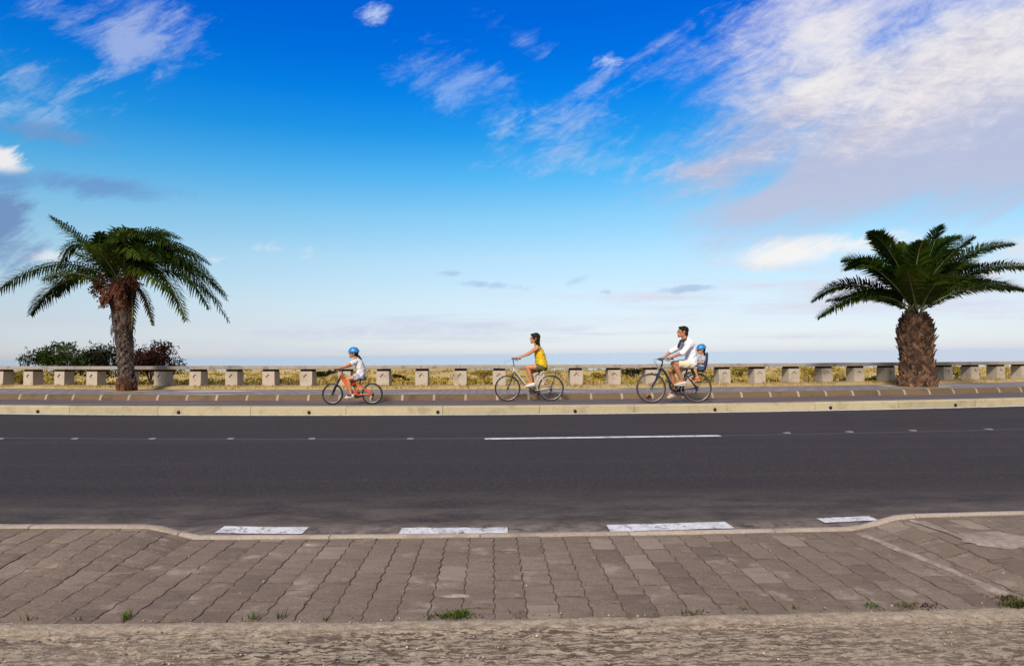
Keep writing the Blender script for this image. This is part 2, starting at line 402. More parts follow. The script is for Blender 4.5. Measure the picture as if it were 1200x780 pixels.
MAT['black_rubber'] = simple('black_rubber', (0.018, 0.018, 0.019), 0.75)
MAT['orange'] = simple('orange_paint', (0.70, 0.11, 0.012), 0.3, 0.05)
MAT['white_frame'] = simple('pale_frame_paint', (0.46, 0.41, 0.36), 0.3, 0.05)
MAT['dark_frame'] = simple('dark_blue_frame_paint', (0.018, 0.024, 0.042), 0.3, 0.05)
MAT['seat_shell'] = simple('dark_blue_plastic', (0.010, 0.022, 0.055), 0.45, 0.05)
MAT['reflector'] = simple('red_reflector', (0.5, 0.02, 0.015), 0.2)
MAT['dry_leaf'] = simple('fallen_leaf', (0.40, 0.10, 0.03), 0.8, 0.3)
MAT['stud'] = simple('road_stud', (0.16, 0.152, 0.145), 0.5)

# ------------------------------------------------------------------ the setting: strips that follow the bend
def bend(x, y): return y + CURVE*x*x
def strip(name, prof, mat, x0=-42, x1=42, dx=0.75, label=None, jit=0.0, smooth=True):
    n = int(round((x1-x0)/dx)); mb = MB(); k = len(prof); vs = []; fs = []
    for i in range(n+1):
        x = x0 + (x1-x0)*i/n
        for y, z in prof:
            vs.append((x, bend(x, y) + (jit*fbm(x*1.7, y*3) if jit else 0), z))
    for i in range(n):
        for j in range(k-1):
            a = i*k+j; fs.append((a, a+k, a+k+1, a+1))
    mb.add(vs, fs)
    o = mb.build(name, mat, smooth=smooth, fixn=False); tag(o, kind='structure')
    return o
strip('road', [(4.565+0.4215*i, 0.0) for i in range(23)], MAT['asphalt'])
strip('cycle_path', [(13.9, 0.122), (14.6, 0.12), (15.5, 0.12), (16.34, 0.12)], MAT['path'])
strip('promenade', [(16.48, 0.24), (17.5, 0.237), (18.5, 0.237), (19.6, 0.237)], MAT['promenade'])
strip('edge_line', [(13.59, 0.005), (13.775, 0.005)], MAT['white_paint'])
strip('sand_verge', [(19.22, 0.23), (19.27, 0.262), (19.36, 0.30), (19.50, 0.322), (19.9, 0.328), (20.5, 0.31)], MAT['verge'], dx=0.3, jit=0.05)

# far kerb: long stones, small joints, drain outlets low in its face
def kerb_run():
    mb = MB(); x = -40.0; L = 1.95
    while x < 40:
        a, b = x+0.004, x+L-0.004
        rings = []
        for i in range(4):
            xx = a+(b-a)*i/3; B = bend(xx, 0)
            rings.append([(xx, B+13.80, -0.02), (xx, B+13.81, 0.135), (xx, B+13.835, 0.158), (xx, B+13.86, 0.165), (xx, B+13.985, 0.168), (xx, B+13.99, 0.0)])
        mb.rings([[V(p) for p in r] for r in rings]); x += L
    o = mb.build('kerb', MAT['kerb']); sharp(o, 40); tag(o, kind='structure')
    for px in (44, 209, 362, 513, 674, 838, 973.5, 1120):
        p = at_line(px, 480.5 - (px-600)*0.007, 13.79); x = p.x; m = MB()
        c = V((x, bend(x, 13.80), 0.05))
        m.disc(c, 0.034, 0.012, 14)
        q = m.build('drain_outlet', MAT['dark'], o)
kerb_run()
def promenade_kerb():
    s, mo = MB(), MB(); x = -36.0; L = 0.753
    prof = [(16.30, 0.10), (16.36, 0.215), (16.385, 0.236), (16.42, 0.245), (16.50, 0.245), (16.51, 0.10)]
    while x < 36:
        for (mbx, a, b, dz) in ((s, x, x+L-0.055, 0), (mo, x+L-0.055, x+L, 0.003)):
            mbx.rings([[V((xx, bend(xx, y-dz), z+dz)) for y, z in prof] for xx in (a, b)])
        x += L
    for v in (s, mo): v.v = [(a, b, c) for a, b, c in v.v]
    o = s.build('promenade_kerb', MAT['kerb_brown']); sharp(o, 40); tag(o, kind='structure')
    q = mo.build('mortar_joint', MAT['mortar'], o); sharp(q, 40)
promenade_kerb()

# painted markings
def paint(name, pix, dy, z=0.006, wob=0.01):
    a = on_ground(*pix[0], z); b = on_ground(*pix[1], z); n = max(4, int((b-a).length/0.06)); mb = MB(); vs = []; fs = []
    for i in range(n+1):
        p = a.lerp(b, i/n); w = wob*rnd.uniform(-1, 1); w2 = wob*rnd.uniform(-1, 1)
        ex = 0.0
        vs += [(p.x, p.y-dy/2+w, z), (p.x, p.y+dy/2+w2, z)]
    for i in range(n): fs.append((2*i, 2*i+2, 2*i+3, 2*i+1))
    mb.add(vs, fs); o = mb.build(name, MAT['white_paint'], fixn=False); tag(o, kind='structure'); return o
paint('centre_line', ((568, 513.8), (844, 510.2)), 0.17, wob=0.004)
for a, b in (((257, 620), (358, 621)), ((469, 621.7), (595, 621.5)), ((713, 618.5), (855, 614.5)), ((962, 609.5), (1024, 606.5))):
    paint('edge_dash', (a, b), 0.125 if a[0] > 900 else 0.18, wob=0.005)
stud_px = [(2, 514), (89, 514), (179.5, 514), (271, 514), (366, 514), (481, 514), (922, 507.3), (995.5, 506), (1069.5, 504.5), (1158.5, 503)]
stud = None
for i, (px, py) in enumerate(stud_px):
    p = on_ground(px, py, 0.004)
    if stud is None:
        m = MB(); m.rings([[V((sx*a, sy*b, z)) for sx, sy in ((-1, -1), (1, -1), (1, 1), (-1, 1))] for a, b, z in ((0.05, 0.045, 0.0), (0.04, 0.03, 0.013), (0.025, 0.018, 0.015))])
        stud = o = m.build('road_stud', MAT['stud']); sharp(o)
    else:
        o = stud.copy(); C.objects.link(o)
    o.location = p
    where = ['at the left edge of the photo', 'second from the left photo edge', 'right of the leaning palm trunk', 'midway from leaning palm to orange bike', 'below the front of the orange bicycle', 'nearest left of the white dash',
             'nearest right of the white dash', 'second right of the white dash', 'straight below the thick palm trunk', 'last one at the right edge of the photo'][i]
    tag(o, 'pale road stud on the lane joint, ' + where, 'road stud', 'road studs along the lane joint')

# near pavement: interlocking pavers, dropped kerb in the middle
def lift(x, y=4.5):
    def ss(t): t = max(0, min(1, t)); return t*t*(3-2*t)
    return 0.072*ss((-1.93-x)/0.36)*ss((y-3.35)/1.15) + 0.078*ss((x-2.42)/0.42)*(0.35+0.65*ss((y-2.9)/1.3))
KERB_Y = 4.545
def near_kerb():
    mb = MB(); x = -9.0
    while x < 9:
        L = 0.99; rings = []
        for i in range(9):
            xx = x+0.003+(L-0.006)*i/8; z = lift(xx, KERB_Y); B = bend(xx, KERB_Y)
            w = 0.006*fbm(xx*6, 3)
            rings.append([V(p) for p in ((xx, B-0.01, -0.05), (xx, B-0.01, z+0.006), (xx, B+0.012, z+0.012+w), (xx, B+0.052+w, z+0.012), (xx, B+0.07+w, z+0.002), (xx, B+0.075, -0.05))])
        mb.rings(rings); x += L
    o = mb.build('near_kerb', MAT['near_kerb']); sharp(o, 50); tag(o, kind='structure')
near_kerb()
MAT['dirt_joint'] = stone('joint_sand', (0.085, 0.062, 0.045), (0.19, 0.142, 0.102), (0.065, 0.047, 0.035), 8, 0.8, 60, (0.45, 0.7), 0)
def pavers():
    mb = MB(); W = 0.152; Lp = 0.262; gap = 0.0012
    base = MB(); vs = []; fs = []; nx = 150
    for i in range(nx+1):
        x = -9+18*i/nx
        for j in range(9):
            y = 3.11+(KERB_Y-3.11)*j/8
            vs.append((x, bend(x, y), lift(x, y)-0.0062+0.002*fbm(x*5, y*5)))
    for i in range(nx):
        for j in range(8): a = i*9+j; fs.append((a, a+9, a+10, a+1))
    base.add(vs, fs); base.cur = 0
    zig = 0.0036
    def side(k, y):      # boundary between column k-1 and k
        t = ((y/(Lp/2)) + (0.5 if k % 2 else 0)) % 1.0
        s = math.sin(2*PI*t); s = max(-1, min(1, s*2.6))
        return k*W + zig*s + 0.0035*fbm(k*3.7, y*22)
    for k in range(-58, 58):
        y0 = 3.13 + rnd.uniform(-0.06, 0.03); off = (Lp/2 if k % 2 else 0) + rnd.uniform(-0.02, 0.02)
        ys = [y0]; y = 2.9+off
        while y < KERB_Y-0.05:
            if y > y0+0.05: ys.append(y)
            y += Lp*(1+rnd.uniform(-0.03, 0.03))
        ys.append(KERB_Y-0.012)
        for a, b in zip(ys, ys[1:]):
            n = 14; tz = rnd.gauss(0, 0.0012); sx = rnd.gauss(0, 0.006); sy = rnd.gauss(0, 0.006); g2 = gap*rnd.choice((0.5, 0.7, 0.9, 1.1, 1.8))
            left = [(side(k, a+(b-a)*i/n)+g2, a+(b-a)*i/n) for i in range(n+1)]
            right = [(side(k+1, a+(b-a)*i/n)-g2, a+(b-a)*i/n) for i in range(n+1)]
            gy = rnd.choice((0.0012, 0.002, 0.003, 0.0045)); left[0] = (left[0][0], a+gy); left[-1] = (left[-1][0], b-gy); right[0] = (right[0][0], a+gy); right[-1] = (right[-1][0], b-gy)
            out = right + left[::-1]; cx = k*W+W/2; cy = (a+b)/2
            def ring(inset, dz):
                r = []
                for x, y in out:
                    xx = x + (cx-x)/abs(cx-x)*inset; yy = y + (cy-y)/max(abs(cy-y), 1e-4)*min(inset, abs(cy-y))
                    r.append(V((xx, bend(xx, yy), lift(xx, yy)+tz+sx*(xx-cx)+sy*(yy-cy)+dz)))
                return r
            r0, r1, r2 = ring(0, -0.02), ring(0.0004, -0.0022), ring(0.0028, 0)
            nn = len(r0); vs = r0+r1+r2; fs = []
            for q in range(2):
                for j in range(nn): fs.append((q*nn+j, q*nn+(j+1) % nn, (q+1)*nn+(j+1) % nn, (q+1)*nn+j))
            h = len(right)            # quads across the top so that the surface follows the ramps
            for j in range(h-1): fs.append((2*nn+j, 2*nn+j+1, 2*nn+nn-2-j, 2*nn+nn-1-j))
            mb.add(vs, fs)
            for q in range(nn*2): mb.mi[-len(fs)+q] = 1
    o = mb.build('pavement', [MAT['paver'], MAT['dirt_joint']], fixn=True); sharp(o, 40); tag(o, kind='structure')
    q = base.build('joint_sand', MAT['dirt_joint'], o, fixn=False)
pavers()
def mortar_ribs():     # pale mortar smeared along the folds of the ramp
    for pts, w, nm in (([(2.44, 4.46), (2.47, 4.1), (2.50, 3.7), (2.52, 3.25)], 0.034, 'mortar_fill'), ([(2.80, 4.46), (2.83, 4.2), (2.86, 3.95)], 0.022, 'mortar_fill')):
        mb = MB(); P = spline([(x, y, 0) for x, y in pts], 14); vs = []; fs = []
        for i, p in enumerate(P):
            a = w*(0.55+0.8*abs(fbm(p.y*7, p.x*3))); b = w*(0.55+0.8*abs(fbm(p.y*6, p.x*3+9)))
            for dx, dz in ((-a, 0.001), (-a*0.4, 0.008), (b*0.4, 0.008), (b, 0.001)):
                x = p.x+dx; vs.append((x, bend(x, p.y), lift(x, p.y)+dz))
        for i in range(len(P)-1):
            for j in range(3): q = i*4+j; fs.append((q, q+1, q+5, q+4))
        mb.add(vs, fs); o = mb.build(nm, MAT['cement'], fixn=False); tag(o, kind='structure')
    # worn cement patch on the raised corner
    for (cx, cy, rx, ry, nm) in ((3.02, 3.98, 0.26, 0.17, 'cement_patch'), (-1.15, 4.38, 0.05, 0.03, 'cement_patch'), (-0.19, 3.44, 0.085, 0.02, 'cement_patch')):
        mb = MB(); n = 36; vs = [(cx, bend(cx, cy), lift(cx, cy)+0.009)]; ring = []
        for s_, dz in ((0.6, 0.008), (1.0, 0.002)):
            for j in range(n):
                a = 2*PI*j/n; r = s_*(1+0.35*fbm(math.cos(a)*1.6+cx, math.sin(a)*1.6))
                x = cx+rx*r*math.cos(a); y = cy+ry*r*math.sin(a); vs.append((x, bend(x, y), lift(x, y)+dz))
        fs = [(0, 1+j, 1+(j+1) % n) for j in range(n)] + [(1+j, 1+n+j, 1+n+(j+1) % n, 1+(j+1) % n) for j in range(n)]
        mb.add(vs, fs); o = mb.build(nm, MAT['cement'], fixn=False); tag(o, kind='structure')
mortar_ribs()
def track():
    mb = MB(); nx, ny = 620, 120; vs = []; fs = []
    for i in range(nx+1):
        x = -6.2+12.4*i/nx
        for j in range(ny+1):
            t = j/ny; y = -1.5+ (3.25+1.5)*(1-(1-t)**2.2)
            e = max(0, min(1, (y-3.0)/0.2)); e = e*e*(3-2*e)
            rough = 0.005*fbm(x*3.5, y*14) + 0.006*fbm(x*14, y*44, 3) + 0.005*fbm(x*40, y*70, 7)
            z = lift(x, y)*max(0, min(1, (y-1.8)/1.1)) + rough*(1-0.8*e) - 0.004 + 0.012*math.exp(-((y-3.07)/0.07)**2)*(1+0.8*fbm(x*2.3, 1))
            if y > 3.12: z -= (y-3.12)*0.12*(1-0.9*fbm(x*5, 4))
            vs.append((x, bend(x, y), z))
    for i in range(nx):
        for j in range(ny): a = i*(ny+1)+j; fs.append((a, a+ny+1, a+ny+2, a+1))
    mb.add(vs, fs); o = mb.build('dirt_track', MAT['dirt'], fixn=False); tag(o, kind='structure')
track()
# wide ground sheet under everything near (towards and behind the camera and out to the sides)
def apron():
    mb = MB(); vs = []; fs = []; nx = 40
    for i in range(nx+1):
        x = -60+120*i/nx
        for y in (-60, -20, -4, 1.0, 4.2): vs.append((x, y, -0.06 if y > -4 else -0.1))
    for i in range(nx):
        for j in range(4): a = i*5+j; fs.append((a, a+5, a+6, a+1))
    mb.add(vs, fs); o = mb.build('ground', MAT['dirt'], fixn=False); tag(o, kind='structure')
apron()

# dunes behind the bench, then the sea
def dune_z(x, y):
    yy = y - CURVE*x*x*math.exp(-(x/40)**2)
    t = max(0, min(1, (yy-20.3)/5)); z = 0.31*(1-t) + 0.16*t
    z += t*(0.16*fbm(x*0.09, y*0.16, 2) + 0.07*fbm(x*0.4, y*0.5, 5))
    z += 0.30*math.exp(-((x+11)/5)**2-((y-52)/5)**2) + 0.12*math.exp(-((x-13)/7)**2-((y-44)/5)**2)
    z += 0.0022*max(0, min(y, 52)-30)-0.05*t - 0.16*max(0, min(1, (yy-26)/14))
    if y > 54: z -= ((y-54)/14)**2*1.4
    return z
def dunes():
    mb = MB(); nx, ny = 150, 110; vs = []; fs = []
    for i in range(nx+1):
        x = -110+220*i/nx
        for j in range(ny+1):
            y = 19.9+CURVE*x*x*math.exp(-(x/40)**2)+58*(j/ny)
            vs.append((x, y, dune_z(x, y)-0.01))
    for i in range(nx):
        for j in range(ny): a = i*(ny+1)+j; fs.append((a, a+ny+1, a+ny+2, a+1))
    mb.add(vs, fs); o = mb.build('dunes', MAT['terrain'], fixn=False); tag(o, kind='structure')
dunes()
def sea():
    mb = MB(); mb.add([(-40000, 40, -3.2), (40000, 40, -3.2), (40000, 45000, -3.2), (-40000, 45000, -3.2)], [(0, 1, 2, 3)])
    o = mb.build('sea', MAT['sea'], fixn=False, smooth=False); tag(o, kind='structure'); return o
SEA = sea()

# ------------------------------------------------------------------ scrub and grass (uncountable)
def blade(mb, p, h, w, lean, az):
    d = V((math.cos(az), math.sin(az), 0)); s = V((-d.y, d.x, 0))*w
    a = p; b = p+V((0, 0, h*0.6))+d*lean*h*0.35; c = p+V((0, 0, h))+d*lean*h
    mb.add([a-s, a+s, b+s*0.7, b-s*0.7, c], [(0, 1, 2, 3), (3, 2, 4)])
def scatter_grass():
    g, s, s2 = MB(), MB(), MB()
    for i in range(3300):
        y = 20.6 + 38*rnd.random()**1.3; x = rnd.uniform(-0.95, 0.95)*y
        z = dune_z(x, y); p = V((x, y + CURVE*x*x*math.exp(-(x/40)**2)*0.0, z-0.02))
        k = fbm(x*0.25, y*0.35, 11)
        if p.y < 20.4+CURVE*x*x: continue
        if k > -0.12:
            sc = rnd.uniform(0.08, 0.24)
            for q in range(7):
                blade(g, p+V((rnd.gauss(0, 0.12), rnd.gauss(0, 0.1), 0)), sc*rnd.uniform(0.6, 1.2), 0.013+0.0004*y, rnd.uniform(0.1, 0.7), rnd.uniform(0, 2*PI))
        if k < -0.10:
            mb = s if fbm(x*0.15, y*0.2, 31) > -0.02 else s2
            R = rnd.uniform(0.12, 0.32)
            for q in range(26):
                a = rnd.uniform(0, 2*PI); rr = R*math.sqrt(rnd.random()); hh = R*0.75*math.sqrt(max(0, 1-(rr/R)**2))*rnd.uniform(0.4, 1.05)
                c = p+V((rr*math.cos(a), rr*math.sin(a), hh)); e = 0.03+0.035*rnd.random()
                n = V((rnd.gauss(0, 1), rnd.gauss(0, 1), rnd.gauss(0, 1))).normalized(); u = n.orthogonal().normalized()*e; w = n.cross(u)*0.7
                mb.add([c-u, c+w, c+u, c-w], [(0, 1, 2, 3)])
    tag(g.build('dry_grass', MAT['grass_dry'], fixn=False), 'dry yellow grass growing over the dunes behind the bench', 'grass', kind='stuff')
    tag(s.build('yellow_scrub', MAT['leaf_scrub'], fixn=False), 'low yellowish scrub covering the dunes behind the bench', 'scrub', kind='stuff')
    tag(s2.build('green_scrub', MAT['leaf_scrub_green'], fixn=False), 'low olive green scrub patches on the dunes behind the bench', 'scrub', kind='stuff')
    v = MB()
    for i in range(2600):
        x = rnd.uniform(-19, 19); y = bend(x, rnd.uniform(19.22, 19.5)); z = 0.25+0.07*min(1, (y-bend(x, 19.22))/0.2)
        if fbm(x*0.6, 3, 3) < -0.15: continue
        blade(v, V((x, y, z)), rnd.uniform(0.03, 0.09), 0.010, rnd.uniform(0.2, 1.2), rnd.uniform(0, 2*PI))
    tag(v.build('verge_grass', MAT['grass_dry'], fixn=False), 'short dry grass along the sandy verge at the foot of the bench', 'grass', kind='stuff')
scatter_grass()

def shrub(name, base, w, h, d, nl, leaf, mat, seed, label, cat='shrub', lobes=7, sparse=0.25, group=None):
    r = random.Random(seed); root = empty(name, base)
    f, st = MB(), MB(); L = []
    for i in range(lobes):
        a = 2*PI*i/lobes + r.uniform(-0.4, 0.4); k = r.uniform(0.25, 0.8)
        L.append((V((w*0.5*k*math.cos(a)*0.95, d*0.5*k*math.sin(a), h*r.uniform(0.35, 0.78))), r.uniform(0.24, 0.4)))
    L.append((V((0, 0, h*0.55)), 0.42))
    for c, q in L:
        st.tube(spline([(0, 0, 0), (c.x*0.4, c.y*0.4, c.z*0.5), tuple(c)], 4), [0.022-0.0021*min(i, 8) for i in range(9)], 5)
    def leafat(p, e):
        n = V((r.gauss(0, 1), r.gauss(0, 1), r.gauss(0.5, 1))).normalized(); u = n.orthogonal().normalized(); u = (Matrix.Rotation(r.uniform(0, 6.28), 3, n) @ u)*e; v = n.cross(u)*0.45
        f.add([p-u, p+v, p+u, p-v], [(0, 1, 2, 3)])
    for i in range(nl):
        c, q = L[r.randrange(len(L))]
        n = V((r.gauss(0, 1), r.gauss(0, 1), r.gauss(0, 1))).normalized()
        rr = r.random()**0.45 * (1.0 if r.random() > 0.12 else r.uniform(1.0, 1.35))
        p = c + V((n.x*q*w*0.72, n.y*q*d*0.8, n.z*q*h*0.72))*rr
        if p.z < 0.02: p.z = r.uniform(0.02, 0.2)
        if fbm(p.x*3.2+seed, p.y*3.2, p.z*3.2) < -sparse: continue
        leafat(p, leaf*r.uniform(0.6, 1.3))
    for i in range(26):      # outer sprigs
        c, q = L[r.randrange(len(L))]; n = V((r.gauss(0, 1), r.gauss(0, 0.7), abs(r.gauss(0.5, 0.8)))).normalized()
        e = c + V((n.x*q*w*0.8, n.y*q*d*0.8, n.z*q*h*0.85))*r.uniform(0.95, 1.3)
        st.tube([c, c.lerp(e, 0.6)+V((0, 0, 0.02)), e], [0.008, 0.005, 0.002], 4)
        for k in range(9): leafat(c.lerp(e, r.uniform(0.55, 1.03))+V((r.gauss(0, 0.03), r.gauss(0, 0.03), r.gauss(0, 0.03))), leaf*r.uniform(0.6, 1.1))
    f.build('foliage', mat, root, fixn=False); st.build('stem', MAT['twig'], root)
    tag(root, label, cat, group)
def back_pt(px, Y, dz=0.0):
    p = at_depth(px, 440, Y); p.z = 0.30 if Y < 22 else dune_z(p.x, p.y); return p
G_B = 'bushes behind the bench at the leaning palm'
shrub('bush', back_pt(68, 23.6), 2.15, 1.46, 1.2, 6000, 0.050, MAT['leaf_green'], 3, 'bright green leafy bush behind the bench left of the leaning palm', 'bush', 8, 0.22, G_B)
shrub('bush', back_pt(117, 23.8), 2.2, 1.38, 1.2, 6500, 0.048, MAT['leaf_dark'], 5, 'dark green bush between the bright green bush and the leaning trunk', 'bush', 8, 0.3, G_B)
shrub('bush', back_pt(176, 23.4), 2.0, 1.56, 1.2, 6200, 0.050, MAT['leaf_red'], 8, 'dark reddish bush behind the bench right of the leaning palm', 'bush', 8, 0.25, G_B)
G_S = 'low shrubs on the dunes seen through the bench'
for i, (px, Y, w, h, m, lab) in enumerate([
    (742, 31, 1.5, 0.50, 'leaf_dark', 'dark rounded shrub on the dunes seen just left of the man on the dark bicycle'),
    (868, 30, 1.5, 0.58, 'leaf_scrub_green', 'olive shrub seen under the bench just right of the toddler'),
    (465, 26, 0.9, 0.36, 'leaf_dark', 'small dark shrub seen under the bench just right of the girl in the blue helmet'),
    (377, 29, 1.1, 0.45, 'leaf_dark', 'small dark shrub seen under the bench left of the orange bicycle'),
    (703, 29, 0.8, 0.40, 'leaf_scrub_green', 'small green shrub seen under the bench right of the pale bicycle'),
    (958, 28, 1.6, 0.56, 'leaf_scrub', 'yellowish shrub seen under the bench left of the thick palm'),
    (1120, 27, 1.5, 0.62, 'leaf_scrub_green', 'green shrub seen under the bench just right of the thick palm'),
    (566, 34, 1.3, 0.45, 'leaf_scrub_green', 'green shrub seen under the bench above the front wheel of the pale bicycle'),
    (24, 24, 1.3, 0.6, 'leaf_scrub_green', 'dry green shrub seen under the bench at the left edge of the photo')]):
    shrub('shrub', back_pt(px, Y), w, h, 1.0, 900, 0.045, MAT[m], 20+i, lab, 'shrub', 5, 0.4, G_S)

# ------------------------------------------------------------------ bench
def bench():
    YB = 19.5; root = empty('bench', (0, YB, 0.32))
    tag(root, 'long low concrete bench of slabs on square supports along the promenade', 'bench')
    iv = root.matrix_basis.inverted()
    w, d, h, z0 = 0.36, 0.36, 0.415, 0.325
    x_ref = at_line(539.5, 440, YB).x
    xs = [x_ref + 1.107*i for i in range(-15, 20)]
    def frame(x):
        t = V((1, 2*CURVE*x, 0)).normalized(); n = V((-t.y, t.x, 0))
        return V((x, bend(x, YB), 0)), t, n
    for x in xs:
        o, t, n = frame(x); w2 = w/2
        L = lambda a, b, z: iv @ (o+t*a+n*b+V((0, 0, z0+z)))
        cz, s, dp = 0.262, 0.085, 0.036
        F4 = [L(-w2, 0, 0), L(w2, 0, 0), L(w2, 0, h), L(-w2, 0, h)]
        D4 = [L(0, 0, cz-s), L(s, 0, cz), L(0, 0, cz+s), L(-s, 0, cz)]
        I4 = [L(0, dp, cz-s), L(s, dp, cz), L(0, dp, cz+s), L(-s, dp, cz)]
        B4 = [L(-w2, d, 0), L(w2, d, 0), L(w2, d, h), L(-w2, d, h)]
        mb = MB()
        vs = F4+D4+I4+B4
        vs = [q + V((rnd.gauss(0, 0.003), rnd.gauss(0, 0.003), 0)) if k_ in (0, 1, 2, 3) else q for k_, q in enumerate(vs)]
        fs = [(0, 1, 5, 4), (1, 2, 6, 5), (2, 3, 7, 6), (3, 0, 4, 7)]
        fs += [(4+i, 4+(i+1) % 4, 8+(i+1) % 4, 8+i) for i in range(4)] + [(8, 9, 10, 11)]
        fs += [(1, 0, 12, 13), (2, 1, 13, 14), (3, 2, 14, 15), (0, 3, 15, 12), (13, 12, 15, 14)]
        mb.add(vs, fs); q = mb.build('support', MAT['concrete'], root, smooth=False)
        pd = MB(); e = 0.012
        pd.rings([[L(-w2+e, e, zz), L(w2-e, e, zz), L(w2-e, d-e, zz), L(-w2+e, d-e, zz)] for zz in (h+0.001, h+0.0585)])
        pd.build('dark_block', MAT['dark'], q, smooth=False)  # near-black inset block between support and slab
    for i in range(-16, 20):
        a, b = x_ref+1.107*i+0.005, x_ref+1.107*(i+1)-0.005
        dz = rnd.uniform(-0.004, 0.004); rings = []
        for x in (a, b):
            o, t, n = frame(x)
            prof = [(-0.06, 0.012), (-0.06, 0.090), (-0.048, 0.102), (0.43, 0.102), (0.44, 0.09), (0.44, 0.012), (0.43, 0.003), (-0.05, 0.003)]
            rings.append([iv @ (o+n*p+V((0, 0, z0+h+0.058+z+dz))) for p, z in prof])
        mb = MB(); mb.rings(rings); q = mb.build('slab', MAT['slab'], root); sharp(q, 25)
bench()

# ------------------------------------------------------------------ palms
def bez(B, Cc, T, n=22):
    out = []
    for i in range(n+1):
        t = i/n; out.append(B*(1-t)**2 + Cc*2*t*(1-t) + T*t*t)
    return out
def frond(root, B, Cc, T, mat, Lmax=0.42, dens=46, r=None, droop=0.25, vee=0.35, w=0.016, vs_=0.6, start=0.14):
    r = r or rnd
    P = bez(B, Cc, T); mb = MB(); n = len(P)
    mb.cur = 1
    mb.tube(P, [0.026*(1-0.85*i/(n-1)) for i in range(n)], 5)
    mb.cur = 0
    ln = sum((P[i+1]-P[i]).length for i in range(n-1)); cnt = int(dens*ln/2.2)+10
    for i in range(cnt):
        t = start + (1-start)*(i+r.random()*0.6)/cnt; t = min(t, 0.999)
        k = t*(n-1); a = int(k); fr = k-a; p = P[a].lerp(P[a+1], fr); tg = (P[a+1]-P[a]).normalized()
        sd = tg.cross(V((0, 0, 1)))
        if sd.length < 0.25: sd = tg.cross(V((0.3, 1, 0)))
        sd.normalize(); up = sd.cross(tg).normalized()
        u = (t-start)/(1-start)
        l = Lmax*(0.35+0.75*math.sin(PI*min(1, 0.12+0.80*u)))*(1.0 if u < 0.8 else 1-0.45*(u-0.8)/0.2)
        for s in (-1, 1):
            fw = 0.62+0.50*u+r.uniform(-0.08, 0.08)
            d = (sd*s + tg*fw + up*(vee + vs_*(-0.45, 0.15, 0.75)[i % 3] + r.uniform(-0.12, 0.12))).normalized()
            ll = l*r.uniform(0.82, 1.12)
            m_ = p + d*ll*0.55; e = p + d*ll + V((0, 0, -droop*ll*r.uniform(0.6, 1.4)))
            wv = (d.cross(up*0.8+sd*s*0.2)).normalized()*w
            mb.add([p-wv*0.5, p+wv*0.5, m_+wv, m_-wv, e], [(0, 1, 2, 3), (3, 2, 4)])
    return mb.build('frond', [mat, MAT['rachis']], root, fixn=False)
def boots(mb, axis, radius, z0, z1, n, size, r, flare=0.5, up=True):
    """old leaf bases set in a spiral round the trunk"""
    for i in range(n):
        t = (i+0.5)/n; z = z0+(z1-z0)*t; a = i*2.39996+r.uniform(-0.25, 0.25)
        c = axis(z); R = radius(z); d = V((math.cos(a), math.sin(a), 0)); s = V((-d.y, d.x, 0))
        hh = size*r.uniform(0.7, 1.3); ww = size*r.uniform(0.5, 0.85); out = flare*size*r.uniform(0.3, 1.2)
        p = c+d*(R*0.93); q = V((0, 0, 1 if up else -1))
        tip = p+q*hh+d*(out)+s*r.uniform(-0.3, 0.3)*size
        b1 = p-s*ww-q*hh*0.5; b2 = p+s*ww-q*hh*0.5; t1 = tip-s*ww*0.45; t2 = tip+s*ww*0.45
        th = d*(0.035+0.03*r.random())
        mb.add([b1, b2, t2, t1, b1+th, b2+th, t2+th*0.5, t1+th*0.5], [(4, 5, 6, 7), (0, 4, 7, 3), (1, 2, 6, 5), (3, 7, 6, 2), (0, 1, 5, 4)])
def trunk_core(mb, axis, prof):
    rings = []
    for z, R in prof:
        c = axis(z); rings.append([c+V((R*math.cos(2*PI*j/20)*(1+0.06*math.sin(5*j+z*9)), R*math.sin(2*PI*j/20)*(1+0.06*math.sin(5*j+z*9)), 0)) for j in range(20)])
    mb.rings(rings)
def interp(tab, z):
    for (a, ra), (b, rb) in zip(tab, tab[1:]):
        if z <= b: t = max(0, min(1, (z-a)/(b-a))); return ra+(rb-ra)*t
    return tab[-1][1]

